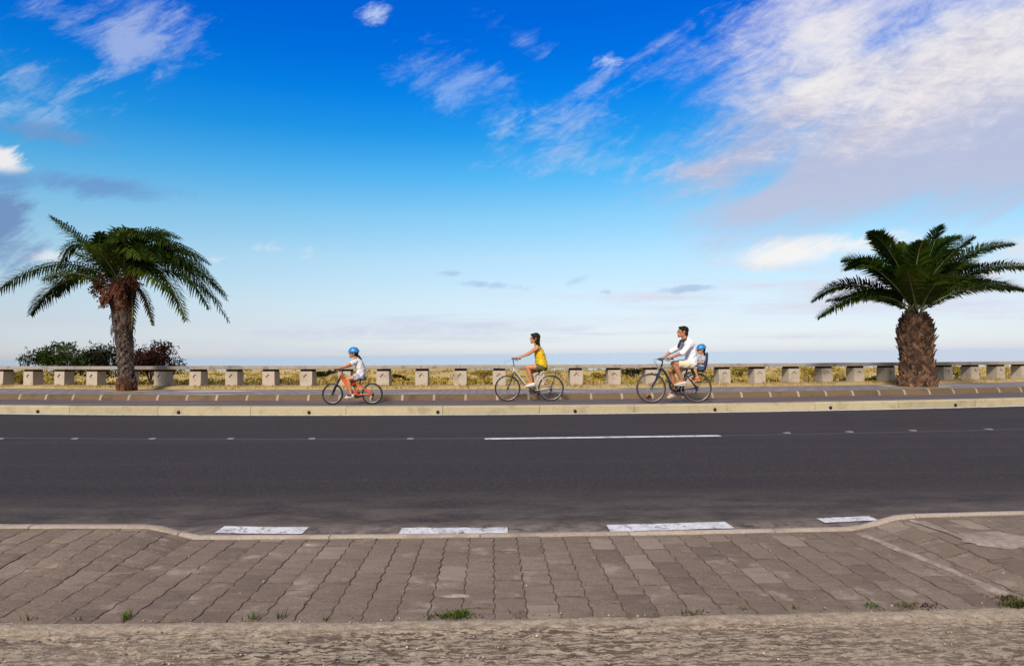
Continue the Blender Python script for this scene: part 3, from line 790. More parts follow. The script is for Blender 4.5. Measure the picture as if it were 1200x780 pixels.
def palm_right():
    r = random.Random(41); base = at_depth(1075, 449, 19.0); base.z = 0.237
    root = empty('palm_tree', base); K = base.y/F
    tag(root, 'stocky date palm with very thick shaggy trunk and full even crown', 'palm tree')
    hz = (448.5-365)*K
    tab = [(0, 23*K), (0.25, 21*K), (0.6, 19*K), (0.85, 17*K), (1.02, 17.5*K), (1.3, 20*K), (1.55, 18.5*K), (1.74, 13.5*K), (1.98, 8*K)]
    tab = [(z*hz/1.98, R*0.84) for z, R in tab]
    axis = lambda z: V((-1.0*K*z/hz, 0, z)); rr = lambda z: interp(tab, z)
    m = MB(); m.cur = 1; trunk_core(m, axis, [(-0.05, tab[0][1])]+tab); m.cur = 0
    boots(m, axis, rr, 0.02, hz*0.42, 130, 0.13, r, 0.75)
    boots(m, axis, rr, hz*0.40, hz*0.86, 180, 0.14, r, 1.1)
    boots(m, axis, rr, hz*0.82, hz*1.0, 70, 0.18, r, 0.85)
    boots(m, axis, rr, 0.04, hz*0.16, 50, 0.13, r, 0.5, False)
    q = m.build('trunk', [MAT['boot'], MAT['bark_gap_shade']]); q.parent = root; sharp(q, 30)
    cx, cy = 1073, 362
    def W(px, py, dy): return V(((px-1075)*K, dy, (448.5-py)*K))
    # control point, tip, depth offset of the tip, material
    FR = [((1010, 318), (946, 367), -0.5, 0), ((1005, 300), (956, 345), 0.3, 0), ((1015, 285), (969, 313), -0.9, 0), ((1030, 287), (1008, 292), 0.9, 0),
          ((1050, 280), (1017, 266), -0.2, 0), ((1062, 300), (1048, 268), 0.9, 0), ((1072, 310), (1072, 274), 0.5, 0), ((1078, 290), (1104, 258), -0.2, 0), ((1090, 280), (1143, 267), 0.4, 0),
          ((1112, 282), (1181, 281), -0.5, 0), ((1118, 296), (1182, 300), 0.9, 0), ((1125, 293), (1222, 308), -0.3, 0), ((1128, 306), (1224, 332), 0.4, 0),
          ((1118, 318), (1172, 337), -1.1, 0), ((1100, 300), (1150, 290), 1.3, 0), ((1048, 320), (1022, 318), -1.7, 1),
          ((1072, 318), (1068, 330), -1.9, 1), ((1085, 315), (1086, 282), 1.1, 0), 
          ((1052, 325), (1000, 340), 1.5, 0), ((1098, 322), (1150, 335), 1.5, 0), ((1062, 305), (1060, 282), -0.9, 0), 
          ((1090, 300), (1120, 276), -0.9, 0), ((1105, 290), (1150, 282), 0.8, 0), ((1135, 312), (1195, 320), 1.0, 0)]
    for (c, t, dy, mm) in FR:
        frond(root, W(cx+r.uniform(-6, 6), cy+r.uniform(-5, 5), 0.06*dy), W(c[0], c[1], dy*0.45), W(t[0], t[1], dy), MAT['frond_light'] if mm else MAT['frond'], 0.47, 110, r, 0.12, 0.10, 0.025, vs_=1.0)
    for i in range(6):       # young upright leaves in the heart
        a = r.uniform(0, 6.28); k = r.uniform(6, 22)
        frond(root, W(cx, cy, 0), W(cx+k*0.4*math.cos(a), cy-38, 0.25*math.sin(a)), W(cx+k*math.cos(a)*1.6, cy-r.uniform(60, 84), 0.7*math.sin(a)), MAT['frond'], 0.36, 60, r, 0.1, 0.5)
    return base
def palm_left():
    r = random.Random(17); base = at_depth(150, 453, 19.0); base.z = 0.237
    root = empty('palm_tree', base); K = base.y/F; g = 453.5
    tag(root, 'slim leaning date palm with ragged windblown crown and rusty fruit', 'palm tree')
    hz = (g-352)*K
    tab = [(0, 14.5*K), (0.12, 13.5*K), (0.3, 11.5*K), (0.7, 11.3*K), (1.2, 11.8*K), (1.7, 13.0*K), (2.0, 14*K), (2.2, 15*K), (2.42, 13*K)]
    s = hz/2.42; tab = [(z*s, R*0.62) for z, R in tab]
    def axis(z):
        t = z/hz; return V((K*(-1 - 13*t + 4*t*t + 1.5*math.sin(PI*t)), 0.05*t, z))
    rr = lambda z: interp(tab, z)
    m = MB(); trunk_core(m, axis, [(-0.05, tab[0][1])]+tab)
    m.cur = 1; boots(m, axis, rr, 0.02, hz*0.12, 46, 0.11, r, 0.55)
    m.cur = 0; boots(m, axis, rr, hz*0.10, hz*0.74, 230, 0.070, r, 0.20)
    boots(m, axis, rr, hz*0.68, hz*0.97, 95, 0.12, r, 0.45)
    q = m.build('trunk', [MAT['boot_grey'], MAT['boot_red']], root); sharp(q, 30)
    cx, cy = 143, 336
    def W(px, py, dy): return V(((px-150)*K, dy, (g-py)*K))
    # core of the crown: fibrous heart from which leaves spring
    hb = MB(); hb.ell(W(142, 344, 0), (11*K, 0.22, 14*K)); 
    ax2 = lambda z: W(142, 344, 0)*1.0 + V((0, 0, z))
    boots(hb, ax2, lambda z: 0.26*math.sqrt(max(0.05, 1-(z/0.5)**2)), -0.4, 0.32, 100, 0.15, r, 0.6)
    q = hb.build('crown_heart', MAT['boot_red'], root); sharp(q, 30)
    FR = [((70, 302), (0, 347), -0.3, 0), ((75, 318), (28, 364), 0.4, 0), ((80, 308), (40, 340), 1.0, 0), ((100, 278), (80, 314), -0.4, 0), ((110, 292), (57, 251), 0.1, 0), ((124, 300), (134, 276), -0.7, 0),
          ((108, 318), (88, 330), -1.3, 1),
          ((150, 270), (203, 275), 0.2, 1), ((165, 275), (215, 292), -0.6, 0), ((175, 278), (232, 303), 0.5, 0), ((180, 285), (246, 325), -0.3, 0), ((190, 285), (259, 372), 0.3, 0), ((195, 295), (253, 360), -0.7, 0),
          ((185, 302), (232, 374), -0.9, 1), ((180, 305), (240, 350), 0.9, 0), ((170, 310), (222, 345), -1.3, 1), ((148, 280), (180, 266), 0.7, 1), ((145, 275), (190, 283), -1.0, 1),
          ((150, 285), (175, 290), -1.6, 0), ((140, 300), (150, 300), -1.9, 1), ((145, 272), (168, 270), 1.2, 1), ((170, 318), (186, 378), -0.4, 2),
          ((160, 330), (157, 384), -0.2, 2), ((175, 290), (212, 312), -1.5, 0), ((160, 290), (200, 310), -1.7, 1), ((185, 290), (238, 338), 1.4, 0), 
          ((140, 290), (146, 268), 0.6, 1), ((136, 312), (112, 300), -1.0, 0), ((180, 275), (240, 315), 0.0, 0), ((192, 290), (250, 345), 0.7, 0)]
    for (c, t, dy, mm) in FR:
        mx, my = (cx+t[0])/2, (cy+t[1])/2; c = (c[0]+0.55*(c[0]-mx), c[1]+0.6*(c[1]-my)) if mm < 2 else c
        frond(root, W(cx+r.uniform(-8, 8), cy+r.uniform(-9, 4), 0.10*dy), W(c[0], c[1], dy*0.45), W(t[0], t[1], dy), [MAT['frond'], MAT['frond_light'], MAT['frond_dry']][mm], 0.43 if mm < 2 else 0.20, 70 if mm < 2 else 60, r, 0.30, 0.05, 0.022, vs_=0.9)
    for (px, py, dy, w, h) in ((120, 333, -0.35, 12, 18), (166, 326, -0.45, 13, 14), (130, 352, -0.42, 9, 12), (150, 340, -0.5, 8, 10)):
        c = W(px, py, dy); fr_ = MB(); st = fr_; fr_.ell(c, (w*K*0.22, 0.06, h*K*0.22), None, 9, 7)
        for i in range(46):
            gz = lambda a: max(-0.9, min(0.9, r.gauss(a, 0.42))); e = c + V((gz(0)*w*K, 0.16*gz(0), gz(-0.1)*h*K)); b = W(cx, cy-6, dy*0.3)
            mid = b.lerp(e, 0.55)+V((0, 0, 0.08)); st.tube([b, mid, e], [0.006, 0.005, 0.003], 4)
            for k in range(10):
                q = mid.lerp(e, 0.3+0.7*r.random()) + V((r.gauss(0, 0.018), r.gauss(0, 0.018), r.gauss(0, 0.018))); s_ = r.uniform(0.012, 0.02)
                fr_.ell(q, (s_, s_, s_*1.4), None, 5, 4)
        fr_.build('fruit_cluster', MAT['fruit'], root)
    # hanging dry fibres below the crown
    hf = MB()
    for i in range(40):
        a = r.uniform(0, 6.28); z = r.uniform(0.62, 0.9)*hz; c = axis(z)+V((math.cos(a), math.sin(a), 0))*rr(z)*1.08
        e = c+V((math.cos(a)*0.07, math.sin(a)*0.07, -r.uniform(0.12, 0.38)))
        hf.tube([c, c.lerp(e, 0.5)+V((math.cos(a)*0.05, math.sin(a)*0.05, 0)), e], [0.014, 0.011, 0.003], 4)
    hf.build('dry_fibre', MAT['frond_dry'], root)
    return base
pb_r = palm_right(); pb_l = palm_left()
for b, R, nm in ((pb_l, 0.62, 1), (pb_r, 0.85, 2)):
    mb = MB(); n = 40; vs = [(b.x, b.y, 0.262)]
    for s_, dz in ((0.7, 0.012), (1.0, 0.004)):
        for j in range(n):
            a = 2*PI*j/n; q = s_*R*(1+0.2*fbm(math.cos(a)*1.4+b.x, math.sin(a)*1.4)); vs.append((b.x+q*1.15*math.cos(a), b.y+q*0.75*math.sin(a), 0.238+dz))
    mb.add(vs, [(0, 1+j, 1+(j+1) % n) for j in range(n)] + [(1+j, 1+n+j, 1+n+(j+1) % n, 1+(j+1) % n) for j in range(n)])
    tag(mb.build('soil_patch', MAT['verge'], fixn=False), kind='structure')

# ------------------------------------------------------------------ bicycles
def wheel(root, c, R, tyre_r, tyre_mat, nsp=28, rim_mat=None):
    m = MB(); c = V(c); rim = R-tyre_r*2.0
    m.tube([c+V((0, -0.035, 0)), c+V((0, 0.035, 0))], 0.018, 10); m.disc(c+V((0, -0.024, 0)), 0.028, 0.003, 14); m.disc(c+V((0, 0.024, 0)), 0.028, 0.003, 14)
    for i in range(nsp):
        a = 2*PI*i/nsp; s = 0.024*(1 if i % 2 else -1); k = a+0.35*(1 if (i//2) % 2 else -1)
        m.tube([c+V((0.026*math.cos(k), s, 0.026*math.sin(k))), c+V((rim*math.cos(a), 0, rim*math.sin(a)))], 0.0012, 4, False)
    w = m.build('wheel', MAT['chrome'], root)
    t = MB(); t.torus(c, R-tyre_r, tyre_r, 64, 10, tyre_r*0.95); t.build('tyre', tyre_mat, w)
    r_ = MB(); r_.torus(c, rim-0.001, 0.008, 64, 8, 0.010); r_.build('rim', rim_mat or MAT['chrome'], w)
    return w
def crankset(root, bb, rear, R, ang, ring_r=0.085, mat=None, cr=0.165):
    """chainring and chain on the rider's right (far side, +Y); two cranks with pedals"""
    m = MB(); c = bb+V((0, 0.045, 0)); m.torus(c, ring_r, 0.006, 32, 6, 0.003)
    for i in range(5):
        a = 2*PI*i/5; m.tube([c, c+V((ring_r*math.cos(a), 0, ring_r*math.sin(a)))], 0.006, 6)
    m.tube([bb+V((0, -0.075, 0)), bb+V((0, 0.075, 0))], 0.018, 10)
    m.build('chainring', mat or MAT['black_metal'], root)
    ch = MB(); rc = rear+V((0, 0.045, 0))
    for s, r2 in ((1, 0.035), (-1, 0.035)): ch.tube([c+V((0, 0, s*ring_r)), rc+V((0, 0, s*r2))], (0.0055), 5)
    ch.torus(rc, 0.034, 0.006, 20, 6, 0.008); ch.torus(rc, 0.022, 0.006, 20, 6, 0.012)
    ch.build('chain', MAT['black_metal'], root)
    d = MB(); d.tube([rc+V((0, 0.015, -0.01)), rc+V((0.012, 0.02, -0.05)), rc+V((-0.012, 0.015, -0.11))], 0.010, 6)
    d.disc(rc+V((0.01, 0.012, -0.055)), 0.024, 0.004, 12); d.disc(rc+V((-0.012, 0.012, -0.115)), 0.024, 0.004, 12); d.build('derailleur', MAT['black_metal'], root)
    ped = []
    for s, a in ((-1, ang), (1, ang+PI)):
        e = bb+V((cr*math.cos(a), s*0.085, cr*math.sin(a))); k = MB(); k.tube([bb+V((0, s*0.07, 0)), e], [0.013, 0.010], 6)
        q = k.build('crank', MAT['black_metal'] if not mat else mat, root)
        p = MB(); p.box(e+V((0, s*0.055, 0)), (0.09, 0.075, 0.022)); pm = p.build('pedal', MAT['black_rubber'], q, smooth=False)
        ped.append(e+V((0, s*0.055, 0)))
    return ped
def saddle(root, c, L=0.27, w=0.17, mat=None):
    m = MB(); rings = []
    for i in range(9):
        t = i/8; hw = w/2*(0.16+0.84*max(0, (t-0.25)/0.75)**1.1) ; x = c.x-L*0.55+L*t; z = c.z-0.012*math.sin(PI*t)+0.016*t*t
        th = 0.022+0.03*t
        rings.append([V((x, c.y+hw*math.cos(2*PI*j/10), z-th/2+th/2*math.sin(2*PI*j/10)-0.006*abs(math.cos(2*PI*j/10)))) for j in range(10)])
    m.rings(rings); o = m.build('saddle', mat or MAT['black_rubber'], root)
    return o
def grip(root, a, b, r=0.017):
    m = MB(); m.tube([a, a.lerp(b, 0.5), b], [r, r*1.08, r], 10); return m.build('grip', MAT['black_rubber'], root)
def lever(root, a, b):
    m = MB(); m.tube(spline([a, a.lerp(b, 0.3)+V((-0.035, 0, -0.008)), b+V((-0.03, 0, -0.012))], 5), 0.006, 6); m.ell(a, (0.016, 0.014, 0.014)); return m.build('brake_lever', MAT['black_metal'], root)
def cable(mb, pts): mb.tube(spline(pts, 6), 0.0035, 5)

def place(px, py, z=0.121): return on_ground(px, py, z)

# ------------------------------------------------------------------ people
def hand(mb, g, ax, wrist, r, sc=1.0, curl=1.0):
    """fingers wrapped round a bar at g with axis ax (towards the little finger); r = bar radius"""
    ax = ax.normalized(); back = (wrist-g); back = (back-ax*back.dot(ax)).normalized(); upv = ax.cross(back)
    if upv.z < 0: upv = -upv
    R = r+0.007*sc
    kn = []
    for i in range(4):
        off = (i-1.5)*0.0195*sc; fr = (0.0078, 0.0082, 0.0078, 0.0068)[i]*sc; ln = (0.92, 1.0, 0.95, 0.8)[i]
        c = g+ax*off
        pt = lambda a, q=1.0: c + (back*math.cos(a)+upv*math.sin(a))*R*q
        A = [rad(55), rad(115), rad(115+65*ln*curl), rad(115+115*ln*curl)]
        P = [pt(A[0], 1.35), pt(A[1], 1.15), pt(A[2]), pt(A[3])]
        kn.append(P[0])
        for a, b in zip(P, P[1:]): mb.cap(a, b, fr, fr*0.94, 7)
    for k in kn: mb.cap(wrist, k, 0.020*sc, 0.0115*sc, 8)
    t0 = wrist.lerp(kn[0], 0.45)-ax*0.014*sc
    t1 = g-ax*0.040*sc+back*R*0.9-upv*0.004; t2 = g-ax*0.036*sc-back*R*0.3-upv*R*0.95
    mb.cap(t0, t1, 0.012*sc, 0.010*sc, 7); mb.cap(t1, t2, 0.010*sc, 0.008*sc, 7)
def open_hand(mb, wrist, d, side, sc):
    """relaxed, slightly curled hand: d = pointing direction, side = towards the little finger"""
    d = d.normalized(); side = (side-d*side.dot(d)).normalized(); dn = V((0, 0, -1))
    k0 = wrist+d*0.045*sc
    for i in range(4):
        b = k0+side*(i-1.5)*0.0115*sc; l = (0.036, 0.041, 0.037, 0.029)[i]*sc
        m_ = b+d*l*0.5+dn*0.006*sc; e = b+d*l*0.85+dn*0.02*sc
        mb.cap(wrist, b, 0.014*sc, 0.0085*sc, 7); mb.cap(b, m_, 0.0066*sc, 0.006*sc, 6); mb.cap(m_, e, 0.006*sc, 0.005*sc, 6)
    mb.cap(wrist.lerp(k0, 0.35)-side*0.014*sc, k0-side*0.034*sc+dn*0.008*sc, 0.009*sc, 0.0065*sc, 6)
def head(mb, c, Hh, root, skin, tilt=0.0, female=False):
    """head seen facing -X; c = centre, Hh = chin-to-crown height"""
    s = Hh/0.235; R = Matrix.Rotation(tilt, 3, 'Y')
    L = lambda x, y, z: c + R @ V((x*s, y*s, z*s))
    e = lambda x, y, z, r: mb.ell(L(x, y, z), tuple(q*s for q in r), R)
    e(0.012, 0, 0.030, (0.096, 0.076, 0.088))        # skull
    e(-0.020, 0, 0.010, (0.068, 0.062, 0.082))       # face
    mb.cap(L(-0.058, 0, -0.082), L(0.012, 0.045, -0.050), 0.026*s, 0.024*s, 8); mb.cap(L(-0.058, 0, -0.082), L(0.012, -0.045, -0.050), 0.026*s, 0.024*s, 8)
    e(-0.072, 0, -0.092, (0.022, 0.022, 0.020))      # chin
    e(-0.058, 0, -0.055, (0.038, 0.040, 0.040))
    mb.cap(L(-0.086, 0, 0.026), L(-0.108, 0, -0.014), 0.009*s, 0.013*s, 8); e(-0.095, 0.0, -0.020, (0.014, 0.019, 0.010))   # nose
    mb.cap(L(-0.080, 0.026, 0.036), L(-0.080, -0.026, 0.036), 0.013*s, 0.013*s, 8)       # brow
    e(-0.088, 0, -0.048, (0.013, 0.022, 0.007)); e(-0.085, 0, -0.060, (0.013, 0.020, 0.007))
    for y in (-0.078, 0.078): e(0.018, y, 0.000, (0.020, 0.009, 0.032))
    for y in (-0.031, 0.031):
        m = MB(); m.ell(L(-0.079, y, 0.010), (0.010*s, 0.012*s, 0.008*s), R, 10, 8); m.build('eye', MAT['eye'], root)
    m = MB(); m.ell(L(-0.0965, 0, -0.053), (0.006*s, 0.020*s, 0.006*s), R, 10, 8); m.build('lips', MAT['lips'], root)
    return L, s
def torso(mb, pts, n=18):
    """pts: (centre, half width across, half depth)"""
    P = [V(p[0]) for p in pts]; mb.tube(P, [(a, b) for _, a, b in pts], n, True, (0, 1, 0))
def shoe(root, ank, toe_dir, L, h, w, mat, sole_mat, lift_=0.0):
    d = V(toe_dir).normalized(); u = V((0, 1, 0)).cross(d); u = u if u.z > 0 else -u
    o = ank - d*L*0.28 - u*h*0.75
    m = MB(); rings = []
    for i in range(8):
        t = i/7; hw = w/2*(0.62+0.5*math.sin(PI*(0.15+0.75*t)))*(1 if t < 0.9 else 0.72); hh = h*(1.0-0.1*t if t < 0.35 else 0.95-0.62*(t-0.35)/0.65)
        if i == 0: hh *= 0.8; hw *= 0.8
        c = o+d*L*t
        rings.append([c+V((0, 1, 0))*hw*math.cos(2*PI*j/12)+u*(hh*0.5+hh*0.5*math.sin(2*PI*j/12)) for j in range(12)])
    m.rings(rings); q = m.build('shoe', mat, root)
    sm = MB(); rr = []
    for dz in (-0.016, 0.006):
        ring = []
        for j in range(20):
            a = 2*PI*j/20; t = 0.5+0.52*math.cos(a); hw = w/2*(0.78+0.24*t)
            ring.append(o+d*L*t+V((0, 1, 0))*hw*math.sin(a)+u*dz)
        rr.append(ring)
    sm.rings(rr); sm.build('sole', sole_mat, q)
def helmet(root, c, s, tilt=0.0):
    R = Matrix.Rotation(tilt, 3, 'Y'); rings = []; m = MB()
    a, b, h = 0.128*s, 0.100*s, 0.115*s
    for i in range(9):
        t = i/8; ph = rad(-6+94*t); rings.append([c + R @ V((a*math.cos(ph)*math.cos(2*PI*j/28)*(1.06 if math.cos(2*PI*j/28) < 0 else 1), b*math.cos(ph)*math.sin(2*PI*j/28), h*math.sin(ph))) for j in range(28)])
    m.rings(rings)
    m.rings([[c + R @ V((-a*0.80-0.052*s*math.cos(q)*k, b*0.86*math.sin(q), 0.012*s+dz-0.014*s*k)) for q in [rad(-90+180*j/12) for j in range(13)]] for k, dz in ((0, 0.006*s), (1, 0.006*s), (1, 0.0), (0, 0.0))], cap=False, close=True)
    o = m.build('helmet', MAT['helmet'], root); sharp(o, 50)
    v = MB()
    for y in (-0.055, -0.02, 0.02, 0.055):
        for x in (-0.06, 0.0, 0.06):
            k = math.sqrt(max(0.05, 1-(x*s/a)**2-(y*s/b)**2)); v.ell(c + R @ V((x*s, y*s, h*k*0.985)), (0.022*s, 0.009*s, 0.007*s), R, 8, 6)
    v.build('vent', MAT['black_rubber'], o)
    st = MB()
    for y in (-1, 1):
        st.tube([c + R @ V((0.02*s, y*0.094*s, 0.0)), c + R @ V((-0.03*s, y*0.075*s, -0.075*s)), c + R @ V((-0.055*s, 0, -0.135*s))], 0.005*s, 5)
    st.build('strap', MAT['black_rubber'], o)

def rig(k, x0, g): return lambda cx, cy, y=0.0: V(((cx-x0)*k, y, (g-cy)*k))

# ---- woman on the pale city bicycle
def woman_set():
    o = place(625, 469.8); K = o.y/F/7.8*1.0; P = rig(K, 430, 702)
    b = empty('bicycle', o); tag(b, 'pale step-through city bicycle with rear rack under the woman in yellow', 'bicycle', 'bicycles ridden along the cycle path')
    R = 118*K; fw, rw, bb = P(195, 584), P(592, 584), P(432, 606)
    for c in (fw, rw): wheel(b, c, R, 0.017, MAT['tyre'])
    f = MB(); ht, hb = P(256, 392), P(246, 452)
    f.tube([ht, hb], 0.021, 10); f.tube(spline([P(258, 415), P(300, 470), P(360, 548), bb], 6), 0.021, 10); f.cur = 1; f.tube(spline([P(262, 440), P(310, 500), P(380, 572), P(448, 560)], 6), 0.014, 8); f.cur = 0
    st = P(488, 440); f.tube([bb, st], 0.017, 10)
    for y in (-0.055, 0.055):
        f.tube([bb+V((0, y*0.5, 0)), rw+V((0, y, 0))], 0.010, 8); f.tube([P(480, 468, y*0.4), rw+V((0, y, 0))], 0.009, 8)
    f.build('frame', [MAT['white_frame'], MAT['black_metal']], b)
    m = MB()
    for y in (-0.05, 0.05): m.tube(spline([P(246, 452, y*0.9), P(226, 520, y), fw+V((0, y, 0))], 5), [0.013]*5+[0.011]*5+[0.009], 8)
    m.tube([P(246, 452, -0.05), P(246, 452, 0.05)], 0.014, 8); m.build('fork', MAT['black_metal'], b)
    m = MB(); m.tube([P(488, 445), P(500, 412)], 0.013, 8); m.build('seat_post', MAT['chrome'], b)
    saddle(b, P(505, 408), 0.26, 0.19)
    m = MB(); m.tube(spline([P(256, 395), P(250, 350), P(246, 322)], 4), 0.014, 8)
    m.build('stem', MAT['chrome'], b)
    hbm = MB()
    for s in (-1, 1): hbm.tube(spline([P(246, 322), P(236, 316, s*0.12), P(246, 308, s*0.25), P(285, 313, s*0.285)], 6), 0.011, 8)
    h = hbm.build('handlebar', MAT['chrome'], b)
    for s in (-1, 1): grip(h, P(262, 310, s*0.275), P(312, 316, s*0.29)); lever(h, P(256, 312, s*0.26), P(300, 330, s*0.29))
    cm = MB(); cable(cm, [P(256, 312, -0.26), P(200, 330, -0.2), P(170, 340, -0.1), P(170, 385, -0.05), P(240, 450, -0.03)]); cable(cm, [P(256, 312, 0.26), P(196, 345, 0.2), P(215, 390, 0.1), P(262, 440, 0.02)]); cm.build('brake_cable', MAT['white_frame'], b)
    m = MB(); m.arc(rw, R+0.012, -8, 128, 0.05, 0.006, 20); m.tube([P(690, 500, -0.03), rw+V((0, -0.06, 0))], 0.003, 5); m.tube([P(690, 500, 0.03), rw+V((0, 0.06, 0))], 0.003, 5)
    q = m.build('mudguard', MAT['white_frame'], b)
    m = MB(); m.ell(P(702, 497), (0.012, 0.022, 0.02)); m.build('reflector', MAT['reflector'], b)
    m = MB()
    for y in (-0.055, 0.055):
        m.tube(spline([P(505, 470, y*0.4), P(530, 444, y), P(655, 440, y), P(664, 458, y)], 5), 0.006, 6); m.tube([P(640, 443, y), rw+V((0, y*1.1, 0))], 0.005, 6)
    for cx in (545, 575, 605, 635, 655): m.tube([P(cx, 443, -0.055), P(cx, 443, 0.055)], 0.005, 5)
    m.build('rear_rack', MAT['black_metal'], b)
    crankset(b, bb, rw, R, rad(150), 0.075)
    m = MB(); m.tube([P(470, 610, -0.06), P(530, 690, -0.1)], 0.007, 6); m.build('kickstand', MAT['black_metal'], b)
    # rider
    p = empty('person', o); tag(p, 'woman with dark hair in yellow sleeveless top and olive shorts, riding the pale bicycle', 'person', 'riders on the cycle path')
    B = MB(); hc = P(446, 132); L, s = head(B, hc, 96*K, p, None, 0.0, True)
    sh = 0.165; nb = P(462, 200)
    B.cap(L(0.03, 0, -0.04), nb, 0.050, 0.054, 12)
    torso(B, [(P(512, 398), 0.155, 0.105), (P(508, 365), 0.160, 0.108), (P(500, 320), 0.130, 0.088), (P(488, 270), 0.135, 0.098), (P(474, 228), 0.155, 0.090), (P(463, 204), 0.10, 0.062)])
    for sgn, gy in ((-1, -0.285), (1, 0.285)):
        S = P(462, 222, sgn*sh); E = P(385, 272, sgn*0.25); Wd = P(318, 298, gy)
        B.cap(P(468, 222, sgn*0.09), S, 0.055, 0.048); B.cap(S, E, 0.044, 0.034); B.cap(E, Wd, 0.035, 0.023)
        hand(B, P(288, 313, gy), V((1, sgn*0.08, -0.02))*(-1) if False else V((1, 0, -0.04)), P(316, 296, gy), 0.017, 0.9)
    for sgn, kn, an, toe in ((-1, (372, 392), (412, 528), (-1, 0, -0.12)), (1, (398, 440), (440, 590), (-1, 0, -0.25))):
        hp = P(510, 392, sgn*0.085); kk = P(*kn, sgn*0.10); aa = P(*an, sgn*0.12)
        B.cap(hp, kk, 0.084, 0.054, 12); B.cap(kk, kk.lerp(aa, 0.35)+V((0.012, 0, 0)), 0.052, 0.053, 12); B.cap(kk.lerp(aa, 0.35)+V((0.012, 0, 0)), aa, 0.052, 0.032, 12)
        fd = V(toe).normalized(); B.cap(aa+V((0.01, 0, -0.02)), aa+fd*0.12+V((0, 0, -0.03)), 0.032, 0.024)
        shoe(p, aa+V((0.012, 0, -0.03)), toe, 0.235, 0.075, 0.085, MAT['white_canvas'], MAT['sole'])
    remeshed(B, 'body', MAT['skin_tan'], p, 0.0065, 3)
    T = MB(); torso(T, [(P(514, 404), 0.172, 0.130), (P(506, 368), 0.172, 0.138), (P(498, 320), 0.155, 0.130), (P(487, 270), 0.152, 0.124), (P(476, 230), 0.140, 0.100), (P(466, 205), 0.085, 0.066)])
    for sgn in (-1, 1): T.cap(P(476, 236, sgn*0.10), P(464, 207, sgn*0.075), 0.045, 0.032)
    remeshed(T, 'sleeveless_top', MAT['yellow_top'], p, 0.008, 4)
    S = MB(); torso(S, [(P(512, 425), 0.150, 0.10), (P(514, 398), 0.178, 0.118), (P(509, 365), 0.165, 0.108)])
    for sgn, kn in ((-1, (372, 392)), (1, (398, 440))):
        hp = P(512, 394, sgn*0.085); kk = P(*kn, sgn*0.10); S.tube([hp, hp.lerp(kk, 0.42)], [0.094, 0.088], 14)
    remeshed(S, 'shorts', MAT['olive'], p, 0.009, 4)
    h = MB(); h.ell(L(0.026, 0, 0.040), (0.104*s, 0.090*s, 0.094*s)); h.ell(L(0.055, 0, -0.03), (0.066*s, 0.086*s, 0.09*s)); h.ell(L(0.062, 0, -0.10), (0.055*s, 0.078*s, 0.075*s)); h.ell(L(0.03, 0.062, -0.06), (0.035*s, 0.022*s, 0.07*s)); h.ell(L(0.03, -0.062, -0.06), (0.035*s, 0.022*s, 0.07*s))
    h.ell(L(-0.035, 0, 0.088), (0.06*s, 0.065*s, 0.032*s)); h.tube(spline([L(0.07, -0.02, -0.08), P(492, 222, -0.03), P(508, 262, -0.02), P(514, 300, 0)], 5), [0.035+0.0*i for i in range(10)]+[0.028]*5+[0.012], 8)
    remeshed(h, 'hair', MAT['hair'], p, 0.008, 3)
